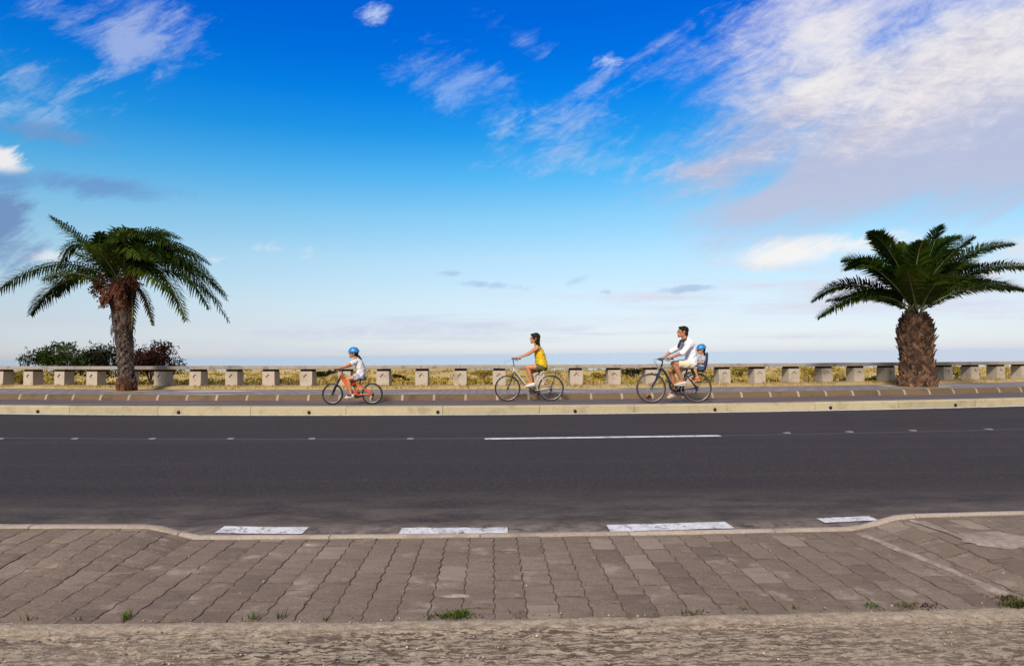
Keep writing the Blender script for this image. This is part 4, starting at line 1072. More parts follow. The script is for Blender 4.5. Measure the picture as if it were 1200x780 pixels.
# ---- man on the dark bicycle, toddler in the child seat
def man_set():
    o = place(796, 472.0); K = o.y/F/7.09; P = rig(K, 432, 725)
    b = empty('bicycle', o); tag(b, 'dark blue step-through bicycle with brown tyres and a child seat behind the saddle', 'bicycle', 'bicycles ridden along the cycle path')
    R = 125*K; fw, rw, bb = P(197, 600), P(583, 600), P(432, 622)
    for c in (fw, rw): wheel(b, c, R, 0.019, MAT['tyre_brown'])
    f = MB(); ht, hb = P(290, 405), P(270, 462)
    f.tube([ht, hb], 0.023, 10); f.tube(spline([P(282, 432), P(322, 480), P(348, 540), P(360, 598), P(392, 626), bb], 6), 0.027, 10)
    f.tube(spline([P(340, 520), P(400, 590), P(452, 575)], 5), 0.012, 8)
    st = P(502, 452); f.tube([bb, st], 0.018, 10)
    for y in (-0.06, 0.06):
        f.tube([bb+V((0, y*0.5, 0)), rw+V((0, y, 0))], 0.011, 8); f.tube([P(490, 490, y*0.4), rw+V((0, y, 0))], 0.010, 8)
    f.build('frame', MAT['dark_frame'], b)
    m = MB()
    for y in (-0.055, 0.055): m.tube(spline([P(268, 465, y*0.9), P(238, 535, y), fw+V((0, y, 0))], 5), [0.017]*5+[0.014]*5+[0.010], 8)
    m.tube([P(268, 465, -0.055), P(268, 465, 0.055)], 0.018, 8); m.build('fork', MAT['dark_frame'], b)
    m = MB(); m.tube([P(500, 460), P(520, 420)], 0.014, 8); m.build('seat_post', MAT['chrome'], b)
    saddle(b, P(532, 424), 0.27, 0.19)
    m = MB(); m.tube(spline([P(288, 410), P(296, 380), P(290, 366)], 4), 0.015, 8); m.build('stem', MAT['black_metal'], b)
    hm = MB()
    for s in (-1, 1): hm.tube(spline([P(290, 366), P(272, 362, s*0.12), P(282, 355, s*0.25), P(312, 357, s*0.29)], 6), 0.012, 8)
    h = hm.build('handlebar', MAT['chrome'], b)
    for s in (-1, 1): grip(h, P(300, 356, s*0.28), P(358, 357, s*0.30)); lever(h, P(292, 358, s*0.27), P(338, 374, s*0.30))
    cm = MB(); cable(cm, [P(292, 358, -0.27), P(245, 358, -0.2), P(228, 380, -0.1), P(262, 450, -0.03)]); cable(cm, [P(292, 358, 0.27), P(240, 362, 0.2), P(246, 400, 0.1), P(275, 440, 0.02)]); cm.build('brake_cable', MAT['black_metal'], b)
    m = MB(); m.ell(P(243, 478), (0.02, 0.022, 0.03)); m.tube([P(243, 478), P(268, 465)], 0.005, 6); m.build('headlight', MAT['chrome'], b)
    m = MB()
    for y in (-0.06, 0.06):
        m.tube(spline([P(500, 480, y*0.4), P(530, 466, y), P(640, 466, y), P(660, 470, y)], 5), 0.006, 6); m.tube([P(640, 466, y), rw+V((0, y*1.1, 0))], 0.005, 6)
    for cx in (550, 590, 630, 655): m.tube([P(cx, 467, -0.06), P(cx, 467, 0.06)], 0.005, 5)
    m.build('rear_rack', MAT['black_metal'], b)
    m = MB(); m.ell(P(664, 474), (0.014, 0.03, 0.022)); m.build('reflector', MAT['reflector'], b)
    crankset(b, bb, rw, R, rad(140), 0.085)
    m = MB(); m.ell(P(478, 495, -0.05), (0.035, 0.03, 0.04)); m.tube([P(470, 480, -0.03), P(478, 520, -0.06)], 0.012, 6); m.build('lock', MAT['black_rubber'], b)
    # child seat: shell, foot rests, carrier bars
    m = MB()
    def shell(path, w, th):
        rings = []
        for i, q in enumerate(path):
            t = (path[min(i+1, len(path)-1)]-path[max(i-1, 0)]).normalized(); n = V((-t.z, 0, t.x)); hw = w[i]
            rings.append([q+V((0, -hw, 0))-n*0.05, q+V((0, -hw*0.8, 0)), q+V((0, hw*0.8, 0)), q+V((0, hw, 0))-n*0.05, q+V((0, hw+0.012, 0))-n*0.05+n*0.004, q+V((0, hw*0.86, 0))+n*th, q+V((0, -hw*0.86, 0))+n*th, q+V((0, -hw-0.012, 0))-n*0.05+n*0.004])
        m.rings(rings)
    shell(spline([P(662, 306), P(660, 345), P(652, 400), P(636, 448), P(600, 458), P(565, 452)], 4), [0.10+0.035*math.sin(i/20*PI) for i in range(21)], 0.02)
    sb = m.build('child_seat', MAT['seat_shell'], b)
    for y in (-0.13, 0.13):
        l = MB(); l.tube(spline([P(572, 450, y), P(576, 490, y), P(590, 535, y)], 5), (0.020), 8); l.box(P(584, 542, y), (0.12, 0.06, 0.018))
        l.build('foot_rest', MAT['seat_shell'], sb)
    l = MB()
    for y in (-0.05, 0.05): l.tube(spline([P(484, 508, y*0.6), P(520, 480, y), P(590, 462, y)], 5), 0.006, 6)
    l.build('carrier_bar', MAT['black_metal'], sb)
    # rider
    p = empty('person', o); tag(p, 'man in white shirt, dark scarf and cream shorts riding the dark blue bicycle', 'person', 'riders on the cycle path')
    B = MB(); hc = P(466, 134); L, s = head(B, hc, 98*K, p, None, 0.06)
    nb = P(488, 206); B.cap(L(0.03, 0, -0.04), nb, 0.066, 0.072, 12); sh = 0.19
    torso(B, [(P(530, 412), 0.165, 0.11), (P(530, 375), 0.165, 0.115), (P(534, 320), 0.150, 0.105), (P(528, 265), 0.168, 0.118), (P(508, 222), 0.175, 0.10), (P(490, 205), 0.11, 0.07)])
    for sgn, gy, EL in ((-1, -0.295, (432, 308)), (1, 0.295, (400, 292))):
        S = P(512, 232, sgn*sh); E = P(*EL, sgn*0.285); Wd = P(345, 342, gy)
        B.cap(P(512, 230, sgn*0.10), S, 0.066, 0.058); B.cap(S, E, 0.052, 0.041); B.cap(E, Wd, 0.042, 0.028)
        hand(B, P(322, 356, gy), V((1, 0, -0.03)), P(346, 340, gy), 0.017, 1.05)
    legs = ((-1, (372, 395), (446, 538), (-1, 0, -0.05)), (1, (378, 470), (402, 630), (-1, 0, -0.3)))
    for sgn, kn, an, toe in legs:
        hp = P(526, 402, sgn*0.09); kk = P(*kn, sgn*0.13); aa = P(*an, sgn*0.125)
        B.cap(hp, kk, 0.092, 0.062, 12); c_ = kk.lerp(aa, 0.32)+V((0.016, 0, 0)); B.cap(kk, c_, 0.058, 0.060, 12); B.cap(c_, aa, 0.059, 0.037, 12)
        fd = V(toe).normalized(); B.cap(aa+V((0.01, 0, -0.02)), aa+fd*0.13+V((0, 0, -0.035)), 0.036, 0.027)
        shoe(p, aa+V((0.014, 0, -0.03)), toe, 0.27, 0.085, 0.095, MAT['tan_shoe'], MAT['sole'])
    remeshed(B, 'body', MAT['skin_man'], p, 0.0065, 3)
    T = MB(); torso(T, [(P(536, 412), 0.190, 0.128), (P(536, 375), 0.185, 0.134), (P(538, 320), 0.172, 0.126), (P(530, 265), 0.186, 0.136), (P(511, 222), 0.180, 0.112), (P(495, 205), 0.125, 0.088), (P(487, 193), 0.088, 0.080)])
    for sgn, EL in ((-1, (432, 308)), (1, (400, 292))):
        S = P(512, 234, sgn*sh); E = P(*EL, sgn*0.285); W_ = P(345, 342, sgn*0.295)
        T.cap(P(512, 232, sgn*0.10), S, 0.080, 0.072); T.tube([S, S.lerp(E, 0.5), E, E.lerp(W_, 0.22)], [0.072, 0.066, 0.060, 0.054], 14)
    remeshed(T, 'shirt', MAT['white_shirt'], p, 0.009, 4)
    S_ = MB(); torso(S_, [(P(528, 432), 0.160, 0.10), (P(530, 408), 0.185, 0.125), (P(532, 372), 0.178, 0.122)])
    for sgn, kn, an, toe in legs:
        hp = P(526, 402, sgn*0.09); kk = P(*kn, sgn*0.13); S_.tube([hp, hp.lerp(kk, 0.4), hp.lerp(kk, 0.74)], [0.108, 0.098, 0.090], 14)
    remeshed(S_, 'shorts', MAT['cream'], p, 0.009, 4)
    h = MB(); h.ell(L(0.026, 0, 0.046), (0.100*s, 0.086*s, 0.086*s)); h.ell(L(0.066, 0, -0.024), (0.050*s, 0.078*s, 0.074*s)); h.ell(L(-0.030, 0, 0.090), (0.060*s, 0.062*s, 0.030*s))
    remeshed(h, 'hair', MAT['hair'], p, 0.008, 3)
    sc = MB()
    for i in range(20):
        a0, a1 = 2*PI*i/20, 2*PI*(i+1)/20; q = lambda a: P(478, 200)+V((0.078*math.cos(a), 0.085*math.sin(a), 0.022*math.cos(a)))
        sc.cap(q(a0), q(a1), 0.026, 0.026, 8)
    sc.tube(spline([P(455, 205, -0.03), P(436, 232, -0.03), P(424, 266, -0.02)], 5), [(0.05, 0.026)]*10+[(0.035, 0.018)], 10)
    remeshed(sc, 'scarf', MAT['navy'], p, 0.008, 3)
    # toddler
    t = empty('person', o + V((0, 0, 0))); tag(t, 'toddler in blue helmet and pale top sitting in the child seat behind the man', 'person', 'riders on the cycle path')
    B = MB(); L, s = head(B, P(622, 284), 76*K, t, None, 0.0)
    B.cap(L(0.02, 0, -0.05), P(632, 335), 0.035, 0.04)
    torso(B, [(P(618, 440), 0.09, 0.075), (P(622, 405), 0.09, 0.075), (P(626, 370), 0.092, 0.075), (P(630, 338), 0.085, 0.058)])
    for sgn in (-1, 1):
        S = P(630, 345, sgn*0.10); E = P(622, 388, sgn*0.135); Wd = P(588, 388, sgn*0.075)
        B.cap(S, E, 0.032, 0.026); B.cap(E, Wd, 0.026, 0.018); open_hand(B, Wd, V((-1, -sgn*0.3, -0.25)), V((0, -sgn, 0)), 0.8)
        hp = P(615, 435, sgn*0.055); kk = P(548, 432, sgn*0.10); aa = P(580, 512, sgn*0.13)
        B.cap(hp, kk, 0.052, 0.038); B.cap(kk, aa, 0.038, 0.024); B.cap(aa, aa+V((-0.06, 0, -0.02)), 0.024, 0.018)
        shoe(t, aa+V((0.006, 0, -0.022)), (-1, 0, -0.15), 0.15, 0.055, 0.062, MAT['red_shoe'], MAT['yellow_shoe'])
    remeshed(B, 'body', MAT['skin_kid'], t, 0.0055, 3)
    T = MB(); torso(T, [(P(620, 425), 0.105, 0.088), (P(623, 400), 0.104, 0.088), (P(627, 368), 0.106, 0.088), (P(631, 336), 0.075, 0.060)])
    for sgn in (-1, 1):
        S = P(630, 346, sgn*0.10); E = P(622, 388, sgn*0.135); T.cap(P(630, 346, sgn*0.05), S, 0.045, 0.042); T.tube([S, S.lerp(E, 0.75)], [0.043, 0.040], 12)
    remeshed(T, 'shirt', MAT['tod_shirt'], t, 0.007, 3)
    S_ = MB(); torso(S_, [(P(618, 455), 0.10, 0.075), (P(620, 418), 0.108, 0.09)])
    for sgn in (-1, 1):
        hp = P(615, 435, sgn*0.055); kk = P(548, 432, sgn*0.10); S_.tube([hp, hp.lerp(kk, 0.7)], [0.062, 0.055], 12)
    remeshed(S_, 'shorts', MAT['denim'], t, 0.007, 3)
    h = MB(); h.ell(L(0.024, 0, 0.036), (0.094*s, 0.082*s, 0.080*s)); h.ell(L(0.06, 0, -0.02), (0.045*s, 0.07*s, 0.06*s)); remeshed(h, 'hair', MAT['hair'], t, 0.007, 3)
    helmet(t, L(0.010, 0, 0.042), s*1.0, -0.22)
# ---- girl on the orange mountain bike
def girl_set():
    o = place(417, 473.7); K = o.y/F/9.18; P = rig(K, 478, 677)
    b = empty('bicycle', o); tag(b, 'small orange mountain bike with black fork and thick down tube', 'bicycle', 'bicycles ridden along the cycle path')
    R = 113*K; fw, rw, bb = P(232, 564), P(652, 564), P(482, 578)
    for c in (fw, rw): wheel(b, c, R, 0.020, MAT['tyre'], 24)
    f = MB(); f.tube([P(330, 352), P(306, 402)], 0.024, 10)
    f.tube(spline([P(322, 372), P(375, 455), P(430, 540), bb], 6), [0.036]*7+[0.040]*6+[0.033]*6, 12)
    f.tube([P(335, 375), P(470, 445), P(512, 468)], 0.017, 10); f.tube([bb, P(512, 460)], 0.017, 10); f.tube([P(395, 480), P(480, 450)], 0.014, 8)
    for y in (-0.055, 0.055):
        f.tube(spline([P(470, 440, y*0.3), P(540, 490, y*0.8), P(600, 530, y), rw+V((0, y, 0))], 5), 0.013, 8); f.tube([bb+V((0, y*0.6, 0)), rw+V((0, y, 0))], 0.012, 8)
    f.build('frame', MAT['orange'], b)
    m = MB(); m.tube([P(485, 452, 0), P(560, 505, 0)], 0.02, 10); m.build('rear_shock', MAT['black_metal'], b)
    m = MB()
    for y in (-0.05, 0.05): m.tube([P(300, 412, y), P(262, 490, y), fw+V((0, y, 0))], [0.018, 0.019, 0.013], 8)
    m.tube([P(300, 412, -0.05), P(300, 412, 0.05)], 0.02, 8); m.tube([P(330, 352), P(300, 412)], 0.016, 8); m.build('fork', MAT['black_metal'], b)
    m = MB(); m.tube([P(512, 465), P(532, 412)], 0.013, 8); m.build('seat_post', MAT['black_metal'], b)
    saddle(b, P(538, 398), 0.22, 0.14)
    m = MB(); m.tube([P(330, 355), P(336, 330), P(312, 312)], 0.015, 8); m.build('stem', MAT['black_metal'], b)
    hm = MB()
    for s in (-1, 1): hm.tube(spline([P(312, 312), P(304, 308, s*0.1), P(290, 306, s*0.2), P(286, 306, s*0.27)], 5), 0.011, 8)
    h = hm.build('handlebar', MAT['black_metal'], b)
    for s in (-1, 1): grip(h, P(289, 306, s*0.20), P(286, 306, s*0.30)); lever(h, P(289, 308, s*0.17), P(272, 322, s*0.26))
    cm = MB(); cable(cm, [P(289, 308, -0.17), P(262, 330, -0.12), P(270, 385, -0.04), P(300, 430, -0.03)]); cable(cm, [P(289, 308, 0.17), P(256, 340, 0.1), P(280, 380, 0.04), P(322, 380, 0.01)]); cm.build('brake_cable', MAT['black_metal'], b)
    crankset(b, bb, rw, R, rad(172), 0.065, None, 0.125)
    p = empty('person', o); tag(p, 'girl in blue helmet, pale T-shirt and grey shorts riding the small orange bike', 'person', 'riders on the cycle path')
    B = MB(); L, s = head(B, P(452, 134), 104*K, p, None, 0.05)
    B.cap(L(0.03, 0, -0.045), P(480, 205), 0.042, 0.048)
    torso(B, [(P(530, 385), 0.115, 0.085), (P(530, 350), 0.118, 0.088), (P(525, 300), 0.105, 0.078), (P(512, 250), 0.115, 0.082), (P(492, 212), 0.11, 0.066), (P(482, 200), 0.07, 0.05)])
    for sgn, gy in ((-1, -0.255), (1, 0.255)):
        S = P(482, 220, sgn*0.125); E = P(392, 268, sgn*0.21); Wd = P(318, 288, gy)
        B.cap(P(490, 220, sgn*0.07), S, 0.045, 0.040); B.cap(S, E, 0.036, 0.029); B.cap(E, Wd, 0.029, 0.019)
        hand(B, P(287, 306, gy), V((0, sgn, 0)), P(316, 288, gy), 0.017, 0.75)
    legs = ((-1, (398, 405), (436, 562), (-1, 0, -0.12)), (1, (420, 430), (500, 560), (-1, 0, -0.2)))
    for sgn, kn, an, toe in legs:
        hp = P(522, 378, sgn*0.065); kk = P(*kn, sgn*0.085); aa = P(*an, sgn*0.11)
        B.cap(hp, kk, 0.066, 0.045, 12); c_ = kk.lerp(aa, 0.33)+V((0.01, 0, 0)); B.cap(kk, c_, 0.042, 0.043, 12); B.cap(c_, aa, 0.042, 0.028, 12)
        B.cap(aa+V((0, 0, -0.015)), aa+V((-0.09, 0, -0.03)), 0.027, 0.02)
        shoe(p, aa+V((0.01, 0, -0.022)), toe, 0.20, 0.062, 0.072, MAT['white_canvas'], MAT['sole'])
    remeshed(B, 'body', MAT['skin_tan'], p, 0.006, 3)
    T = MB(); torso(T, [(P(534, 378), 0.130, 0.098), (P(533, 350), 0.130, 0.102), (P(529, 300), 0.124, 0.096), (P(515, 250), 0.130, 0.098), (P(495, 210), 0.115, 0.075), (P(486, 200), 0.07, 0.056)])
    for sgn in (-1, 1):
        S = P(482, 222, sgn*0.125); E = P(392, 268, sgn*0.21); T.cap(P(490, 222, sgn*0.06), S, 0.056, 0.052); T.tube([S, S.lerp(E, 0.45)], [0.053, 0.049], 12)
    remeshed(T, 't_shirt', MAT['kid_shirt'], p, 0.0075, 4)
    S_ = MB(); torso(S_, [(P(530, 405), 0.115, 0.085), (P(532, 380), 0.132, 0.10), (P(530, 345), 0.126, 0.095)])
    for sgn, kn, an, toe in legs:
        hp = P(522, 378, sgn*0.065); kk = P(*kn, sgn*0.085); S_.tube([hp, hp.lerp(kk, 0.48)], [0.078, 0.070], 12)
    remeshed(S_, 'shorts', MAT['kid_shorts'], p, 0.0075, 4)
    h = MB(); h.ell(L(0.024, 0, 0.036), (0.096*s, 0.083*s, 0.080*s)); h.ell(L(0.06, 0, -0.025), (0.045*s, 0.072*s, 0.065*s))
    h.tube(spline([L(0.08, 0, -0.02), P(512, 172), P(532, 205), P(536, 230)], 5), [0.028]*5+[0.024]*5+[0.02]*5+[0.006], 8); remeshed(h, 'hair', MAT['hair'], p, 0.007, 3)
    helmet(p, L(0.008, 0, 0.040), s*1.02, 0.02)
woman_set(); man_set(); girl_set()

# fallen leaf on the cycle path
def leaf():
    p = on_ground(760, 467.2, 0.122); m = MB(); c = V((0, 0, 0)); pts = []
    for i in range(9):
        t = i/8; w = 0.05*math.sin(PI*t)+0.004; z = 0.015+0.05*abs(math.sin(3*t))
        pts.append((t, w, z))
    rings = [[V((-0.09+0.18*t, -w*1.2, z+0.03*w/0.05)), V((-0.09+0.18*t, 0, z*0.5)), V((-0.09+0.18*t, w*1.2, z+0.03*w/0.05))] for t, w, z in pts]
    vs = [q for r in rings for q in r]; fs = []
    for i in range(8):
        for j in range(2): fs.append((3*i+j, 3*i+3+j, 3*i+4+j, 3*i+1+j))
    m.add(vs, fs); o = m.build('dry_leaf', MAT['dry_leaf'], fixn=False); o.location = p
    tag(o, 'curled orange brown leaf lying on the cycle path beside the dark blue bicycle', 'leaf')
leaf()

# ------------------------------------------------------------------ weeds at the edge of the pavement
def weed(px, py, n, h, spread, mat, label, flat=0.4, dead=0):
    p = on_ground(px, py, 0.0); p.z = lift(p.x, p.y)+0.004; mb = MB()
    n = int(n*0.75); h *= 0.72
    for i in range(n):
        q = V((rnd.gauss(0, spread), rnd.gauss(0, min(spread, 0.02)), 0)); mb.cur = 1 if rnd.random() < dead else 0
        blade(mb, q, h*rnd.uniform(0.5, 1.15), 0.0022+0.001*rnd.random(), rnd.uniform(0.1, flat*2), rnd.uniform(0, 2*PI))
    o = mb.build('weed', [MAT[mat], MAT['frond_dry']], fixn=False); o.location = p
    tag(o, label, 'weed', 'weeds along the edge of the pavers')
weed(147, 726, 36, 0.055, 0.014, 'grass_green', 'tallest upright green grass tuft at the paver edge on the left')
weed(30, 727, 10, 0.045, 0.010, 'grass_green', 'thin green grass sprig, nearest to the left edge of the photo')
weed(98, 725, 10, 0.025, 0.02, 'moss', 'flat dull sprig just left of the upright green tuft')
weed(298, 725, 24, 0.05, 0.018, 'grass_green', 'spreading green grass tuft, first one right of the tallest left tuft', 0.7)
weed(328, 724, 22, 0.045, 0.014, 'grass_green', 'green grass tuft with one tall blade, second right of the tallest left tuft', 0.5, 0.3)
weed(384, 726, 16, 0.018, 0.012, 'grass_green', 'tiny low green sprig left of the bright green mat', 0.8)
weed(528, 723, 190, 0.028, 0.055, 'grass_green', 'bright green mat of creeping weed at the middle of the paver edge', 1.0)
weed(541, 721, 120, 0.032, 0.018, 'grass_green', 'dense bright green clump at the right end of the middle weed mat', 0.8)
weed(612, 721, 26, 0.022, 0.03, 'moss', 'dry brownish wisp right of the bright green mat', 1.0, 0.7)
weed(812, 719, 70, 0.016, 0.03, 'moss', 'flat olive moss pad right of the middle of the paver edge', 1.0, 0.3)
weed(872, 714, 16, 0.016, 0.012, 'grass_green', 'tiny pale green sprig, first one right of the olive moss pad', 0.9)
weed(932, 714, 12, 0.03, 0.008, 'grass_green', 'small upright green sprig, second right of the olive moss pad', 0.4)
weed(1024, 711, 46, 0.020, 0.022, 'grass_green', 'low pale green patch left of the reddish moss strip', 1.0)
weed(1062, 711, 90, 0.020, 0.024, 'moss', 'olive end of the reddish moss strip on the right', 0.9)
weed(1084, 711, 70, 0.014, 0.030, 'leaf_red', 'low reddish moss strip at the paver edge on the right', 1.0)
weed(1192, 711, 230, 0.045, 0.032, 'moss', 'large dark green and brown weed clump at the right edge of the photo', 0.9, 0.15)
weed(1180, 703, 120, 0.025, 0.03, 'leaf_red', 'dead brown weed tangle just behind the large clump at the right edge', 1.0, 0.5)

# small stones and crumbs on the dirt
def crumbs():
    mb = MB()
    for i in range(2600):
        x = rnd.uniform(-3.6, 3.6); y = rnd.uniform(2.1, 3.2) if rnd.random() < 0.93 else rnd.uniform(3.2, 4.5); s = 0.0022+0.005*rnd.random()**4
        c = V((x, bend(x, y), lift(x, y)*max(0, min(1, (y-1.8)/1.1))+0.012*fbm(x*3.5, y*21)+s*0.4)); mb.ell(c, (s*rnd.uniform(0.8, 1.6), s*rnd.uniform(0.8, 1.3), s*0.7), Matrix.Rotation(rnd.uniform(0, 3), 3, 'Z'), 5, 4)
    tag(mb.build('gravel_crumbs', stone('crumb', (0.16, 0.12, 0.09), (0.42, 0.35, 0.28), (0.1, 0.08, 0.06), 3, 0.3, 60, (0.5, 0.7), 0.5)), 'scattered small stones lying on the dirt in front', 'gravel', kind='stuff')
crumbs()

# the whole shore road climbs slightly to the left: tilt every near object, not the sea
bpy.context.view_layer.update()
for o in list(SC.objects):
    if o.parent is None and o not in (cam, SEA): o.matrix_world = GROUND @ o.matrix_world

# ------------------------------------------------------------------ sky, clouds and sun
EXPO = 1.3
SUN_EL, SUN_AZ = rad(38), rad(200)          # azimuth clockwise from +Y: behind the camera
def world():
    w = bpy.data.worlds.new('World'); SC.world = w; w.use_nodes = True
    g = G(w.node_tree); bg = g.n['Background']
    sky = g.n.new('ShaderNodeTexSky'); sky.sky_type = 'NISHITA'; sky.sun_disc = False
    sky.sun_elevation = SUN_EL; sky.sun_rotation = SUN_AZ; sky.air_density = 1.0; sky.dust_density = 0.6; sky.ozone_density = 2.0
    S = 0.1; EX = S*EXPO
    co = g.coord('Generated'); x, y, z = g.sep(co)
    ys = g.m('MAXIMUM', y, 0.08); u = g.m('DIVIDE', x, ys); v = g.m('DIVIDE', z, ys)
    col = sky.outputs[0]
    # colour of the clear sky by height above the horizon
    rp = g.n.new('ShaderNodeValToRGB'); g.put(rp.inputs[0], z); cr = rp.color_ramp
    stops = TINT
    cr.elements[0].position = stops[0][0]; cr.elements[0].color = (*stops[0][1], 1); cr.elements[1].position = stops[-1][0]; cr.elements[1].color = (*stops[-1][1], 1)
    for p, c in stops[1:-1]: e = cr.elements.new(p); e.color = (*c, 1)
    col = g.mix(1.0, col, rp.outputs[0], 'MULTIPLY')
    vs = g.n.new('ShaderNodeVectorMath'); vs.operation = 'SCALE'; g.put(vs.inputs[0], col); vs.inputs['Scale'].default_value = TINT_GAIN; col = vs.outputs[0]
    uv = g.comb(u, v, 0.0)
    # perspective of a flat cloud deck overhead, for the streaks
    zz = g.m('ADD', z, 0.06); deck = g.comb(g.m('DIVIDE', x, zz), g.m('DIVIDE', y, zz), 0.0)
    nz = lambda vec, *a: g.m('SUBTRACT', g.noise(vec, *a), 0.5)
    rs = lambda sc, deg: g.scale(g.scale(uv, (1, 1, 1), (0, 0, rad(-deg))), sc)
    fibre = nz(rs((1.8, 10.5, 1), 32), 1.0, 8, 0.64, 0.7)
    fluff = nz(rs((5.5, 15, 1), 26), 1.0, 9, 0.68, 0.6)
    ripple = nz(g.scale(deck, (3.5, 7.0, 1), (0, 0, rad(-35))), 1.0, 6, 0.7, 0.6)
    fine = nz(rs((20, 42, 1), 14), 1.0, 7, 0.72, 0.5)
    soft = nz(g.scale(uv, (3, 5, 1)), 1.0, 4, 0.5, 0.2)
    band = nz(g.scale(uv, (2.2, 34, 1)), 1.0, 5, 0.6, 0.3)
    def ellipse(px, py, rx, ry, rot=0.0):
        d = ray_true(px, py); u0, v0 = d.x/d.y, d.z/d.y; c, s = math.cos(rad(rot)), math.sin(rad(rot))
        du = g.m('SUBTRACT', u, u0); dv = g.m('SUBTRACT', v, v0)
        a = g.m('ADD', g.m('MULTIPLY', du, c*F/rx), g.m('MULTIPLY', dv, s*F/rx)); b = g.m('ADD', g.m('MULTIPLY', du, -s*F/ry), g.m('MULTIPLY', dv, c*F/ry))
        return g.m('SUBTRACT', 1.0, g.m('SQRT', g.m('ADD', g.m('MULTIPLY', a, a), g.m('MULTIPLY', b, b))))
    def over(col, dens, c):
        if isinstance(c, tuple): c = tuple(q/EX for q in c)
        return g.mix(g.m('MINIMUM', g.m('MAXIMUM', dens, 0.0), 1.0), col, c)
    def lay(col, masks, tex, lo, hi, c, op):
        m = masks[0]
        for q in masks[1:]: m = g.m('MAXIMUM', m, q)
        t = g.m('ADD', m, tex); d = g.m('MULTIPLY', g.smooth(t, lo, hi), op)
        if op < 0.8: d = g.m('MULTIPLY', d, g.m('MINIMUM', g.m('MAXIMUM', add(mul(fluff, 2.4), mul(fine, 1.6), mul(fibre, 1.2), 0.85), 0.25), 1.15))
        return over(col, d, c)
    mul = lambda a, k: g.m('MULTIPLY', a, k)
    add = lambda *a: a[0] if len(a) == 1 else g.m('ADD', a[0], add(*a[1:]))
    WH, LI, GR, PK = (0.88, 0.85, 0.86), (0.60, 0.60, 0.74), (0.16, 0.27, 0.50), (0.80, 0.78, 0.86)
    front = g.smooth(y, 0.05, 0.2)
    t_f = add(mul(fibre, 2.4), mul(fluff, 2.6), mul(fine, 1.4), mul(soft, 1.0))
    t_c = add(mul(fluff, 3.2), mul(fine, 1.4), mul(fibre, 1.4))
    # pale veil low over the sea, with faint bands
    col = lay(col, [ellipse(980, 350, 520, 80)], add(mul(band, 3.6), mul(fibre, 1.0)), 0.15, 1.1, (0.70, 0.70, 0.82), 0.75)
    col = lay(col, [ellipse(470, 390, 320, 26)], mul(band, 3.6), 0.1, 1.0, (0.58, 0.63, 0.79), 0.7)
    col = lay(col, [ellipse(30, 390, 260, 26)], mul(band, 2.2), 0.1, 1.0, (0.62, 0.70, 0.82), 0.35)
    # thin wisps left of the great cloud, centre and top left
    col = lay(col, [ellipse(680, 140, 190, 60, 28), ellipse(790, 70, 150, 50, 35), ellipse(820, 195, 180, 26, 8)], t_f, 0.25, 1.2, (0.48, 0.58, 0.82), 0.45)
    col = lay(col, [ellipse(555, 105, 95, 55, -18), ellipse(610, 45, 60, 26, -25), ellipse(720, 190, 110, 18, 5)], t_f, 0.1, 1.2, (0.45, 0.62, 0.87), 0.4)
    col = lay(col, [ellipse(150, 40, 120, 62, -30), ellipse(70, 20, 110, 40, -22), ellipse(185, 60, 60, 40, -35)], t_f, 0.15, 1.25, (0.52, 0.60, 0.82), 0.5)
    col = lay(col, [ellipse(30, 85, 120, 50, -25), ellipse(20, 130, 90, 34, -15)], t_f, 0.2, 1.3, (0.50, 0.62, 0.84), 0.5)
    col = lay(col, [ellipse(440, 16, 24, 17, 10), ellipse(713, 72, 22, 14)], mul(t_c, 1.4), 0.3, 1.3, (0.62, 0.74, 0.92), 0.6)
    # the great cloud: lilac underside first, then the bright body
    under = [ellipse(1085, 182, 340, 92, 13), ellipse(945, 228, 200, 36, 12), ellipse(1180, 120, 260, 110, 12)]
    col = lay(col, [ellipse(930, 110, 230, 110, 24)], add(mul(fibre, 2.6), mul(soft, 1.2), mul(fine, 0.5)), -0.1, 1.0, (0.50, 0.55, 0.78), 0.75)
    col = lay(col, under, add(mul(soft, 0.8), mul(fibre, 1.4), mul(fluff, 0.6)), -0.12, 0.6, (0.53, 0.54, 0.70), 0.85)
    body = [ellipse(1060, 95, 250, 100, 24), ellipse(1150, 50, 250, 110, 12), ellipse(980, 40, 190, 80, 25), ellipse(945, 125, 190, 72, 28), ellipse(900, 175, 160, 46, 20), ellipse(840, 200, 85, 24, 8)]
    mb_ = body[0]
    for q in body[1:]: mb_ = g.m('MAXIMUM', mb_, q)
    shade = g.smooth(add(mul(ripple, 1.0), mul(fine, 0.8), mul(fluff, 0.4), mul(soft, 0.8), g.m('MULTIPLY_ADD', v, 2.0, -0.66)), -0.30, 0.42)
    cc = g.mix(shade, tuple(q/EX for q in (0.52, 0.51, 0.66)), tuple(q/EX for q in (0.90, 0.86, 0.85)))
    col = over(col, g.m('MULTIPLY', g.smooth(add(mb_, mul(fibre, 1.25), mul(fluff, 1.0), mul(fine, 0.6), mul(soft, 0.5)), -0.18, 1.0), 0.92), cc)
    # lens-shaped bright cloud above the thick palm, and small ones
    col = lay(col, [ellipse(930, 297, 105, 24, 4), ellipse(1000, 286, 120, 22, 6)], add(mul(fibre, 1.8), mul(fluff, 1.6), mul(fine, 0.6)), 0.05, 0.9, (0.95, 0.92, 0.90), 0.9)
    col = lay(col, [ellipse(1100, 320, 190, 40, 8), ellipse(1190, 290, 90, 30, 5)], add(mul(fibre, 1.4), mul(band, 2.2), mul(fluff, 0.8)), 0.1, 0.9, (0.80, 0.77, 0.83), 0.65)
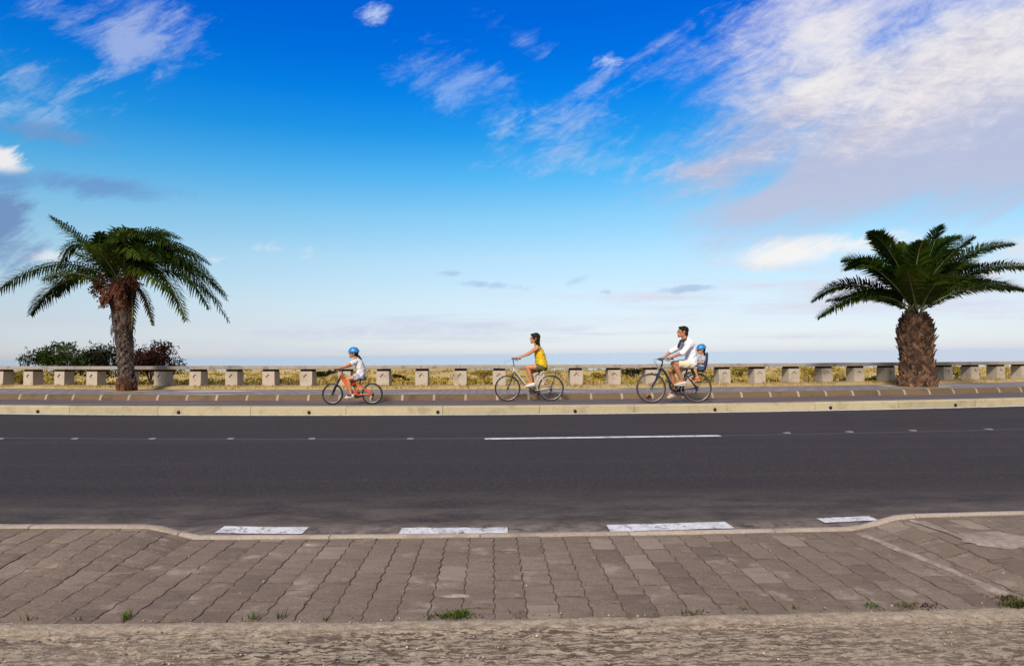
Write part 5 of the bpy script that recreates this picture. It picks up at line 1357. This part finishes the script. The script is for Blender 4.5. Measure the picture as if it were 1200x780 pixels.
    col = lay(col, [ellipse(325, 292, 44, 12, -4), ellipse(248, 304, 30, 9), ellipse(60, 300, 40, 8)], mul(t_c, 1.3), 0.2, 1.2, (0.86, 0.86, 0.90), 0.6)
    col = lay(col, [ellipse(5, 190, 40, 22, -8)], mul(t_c, 0.7), 0.1, 0.7, WH, 0.95)
    col = lay(col, [ellipse(-12, 264, 66, 58, -25)], mul(t_c, 0.6), 0.0, 0.6, GR, 0.9)
    col = lay(col, [ellipse(105, 217, 110, 15, -7), ellipse(50, 155, 80, 15, -10), ellipse(0, 212, 70, 18, 0)], mul(t_c, 0.7), -0.1, 0.9, (0.15, 0.32, 0.62), 0.85)
    col = lay(col, [ellipse(531, 320, 22, 5), ellipse(575, 334, 50, 6, -4), ellipse(675, 329, 28, 8, 14), ellipse(810, 338, 40, 6, 4), ellipse(710, 342, 14, 5)], mul(t_c, 0.8), 0.1, 0.9, (0.42, 0.55, 0.76), 0.7)
    # unseen pale overcast overhead and behind the camera, added as soft warm fill
    fill_ovc = g.m('MULTIPLY', g.m('MAXIMUM', g.smooth(z, 0.55, 0.85), g.smooth(y, 0.1, -0.45)), g.m('MULTIPLY_ADD', nz(g.scale(deck, (1, 1, 1)), 1.2, 6, 0.6), 1.2, 0.75))
    col = over(col, g.m('MULTIPLY', fill_ovc, g.smooth(z, -0.02, 0.06)), (0.60, 0.56, 0.53))
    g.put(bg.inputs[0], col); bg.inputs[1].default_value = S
TINT = [ (0.0047, (0.639, 0.686, 0.941)), (0.0214, (0.579, 0.615, 0.807)), (0.0452, (0.568, 0.560, 0.699)), (0.0809, (0.619, 0.608, 0.654)), (0.1398, (0.626, 0.686, 0.682)), (0.1974, (0.459, 0.711, 0.737)), (0.2532, (0.204, 0.661, 0.818)), (0.3069, (0.047, 0.545, 0.871)), (0.3579, (0.006, 0.450, 0.955)), (0.4061, (0.000, 0.370, 0.981)), (0.4469, (0.000, 0.335, 1.000)) ]; TINT_GAIN = 1.476
world()
sd = bpy.data.lights.new('sun', 'SUN'); so = bpy.data.objects.new('sun', sd); C.objects.link(so)
sd.energy = 3.5; sd.angle = rad(11); sd.color = (1.0, 0.90, 0.77)
dv = V((math.sin(SUN_AZ)*math.cos(SUN_EL), math.cos(SUN_AZ)*math.cos(SUN_EL), math.sin(SUN_EL)))
so.rotation_euler = dv.to_track_quat('Z', 'Y').to_euler()
SC.view_settings.view_transform = 'Standard'; SC.view_settings.look = 'None'; SC.view_settings.exposure = math.log2(EXPO); SC.view_settings.gamma = 1.0
SC.cycles.max_bounces = 6
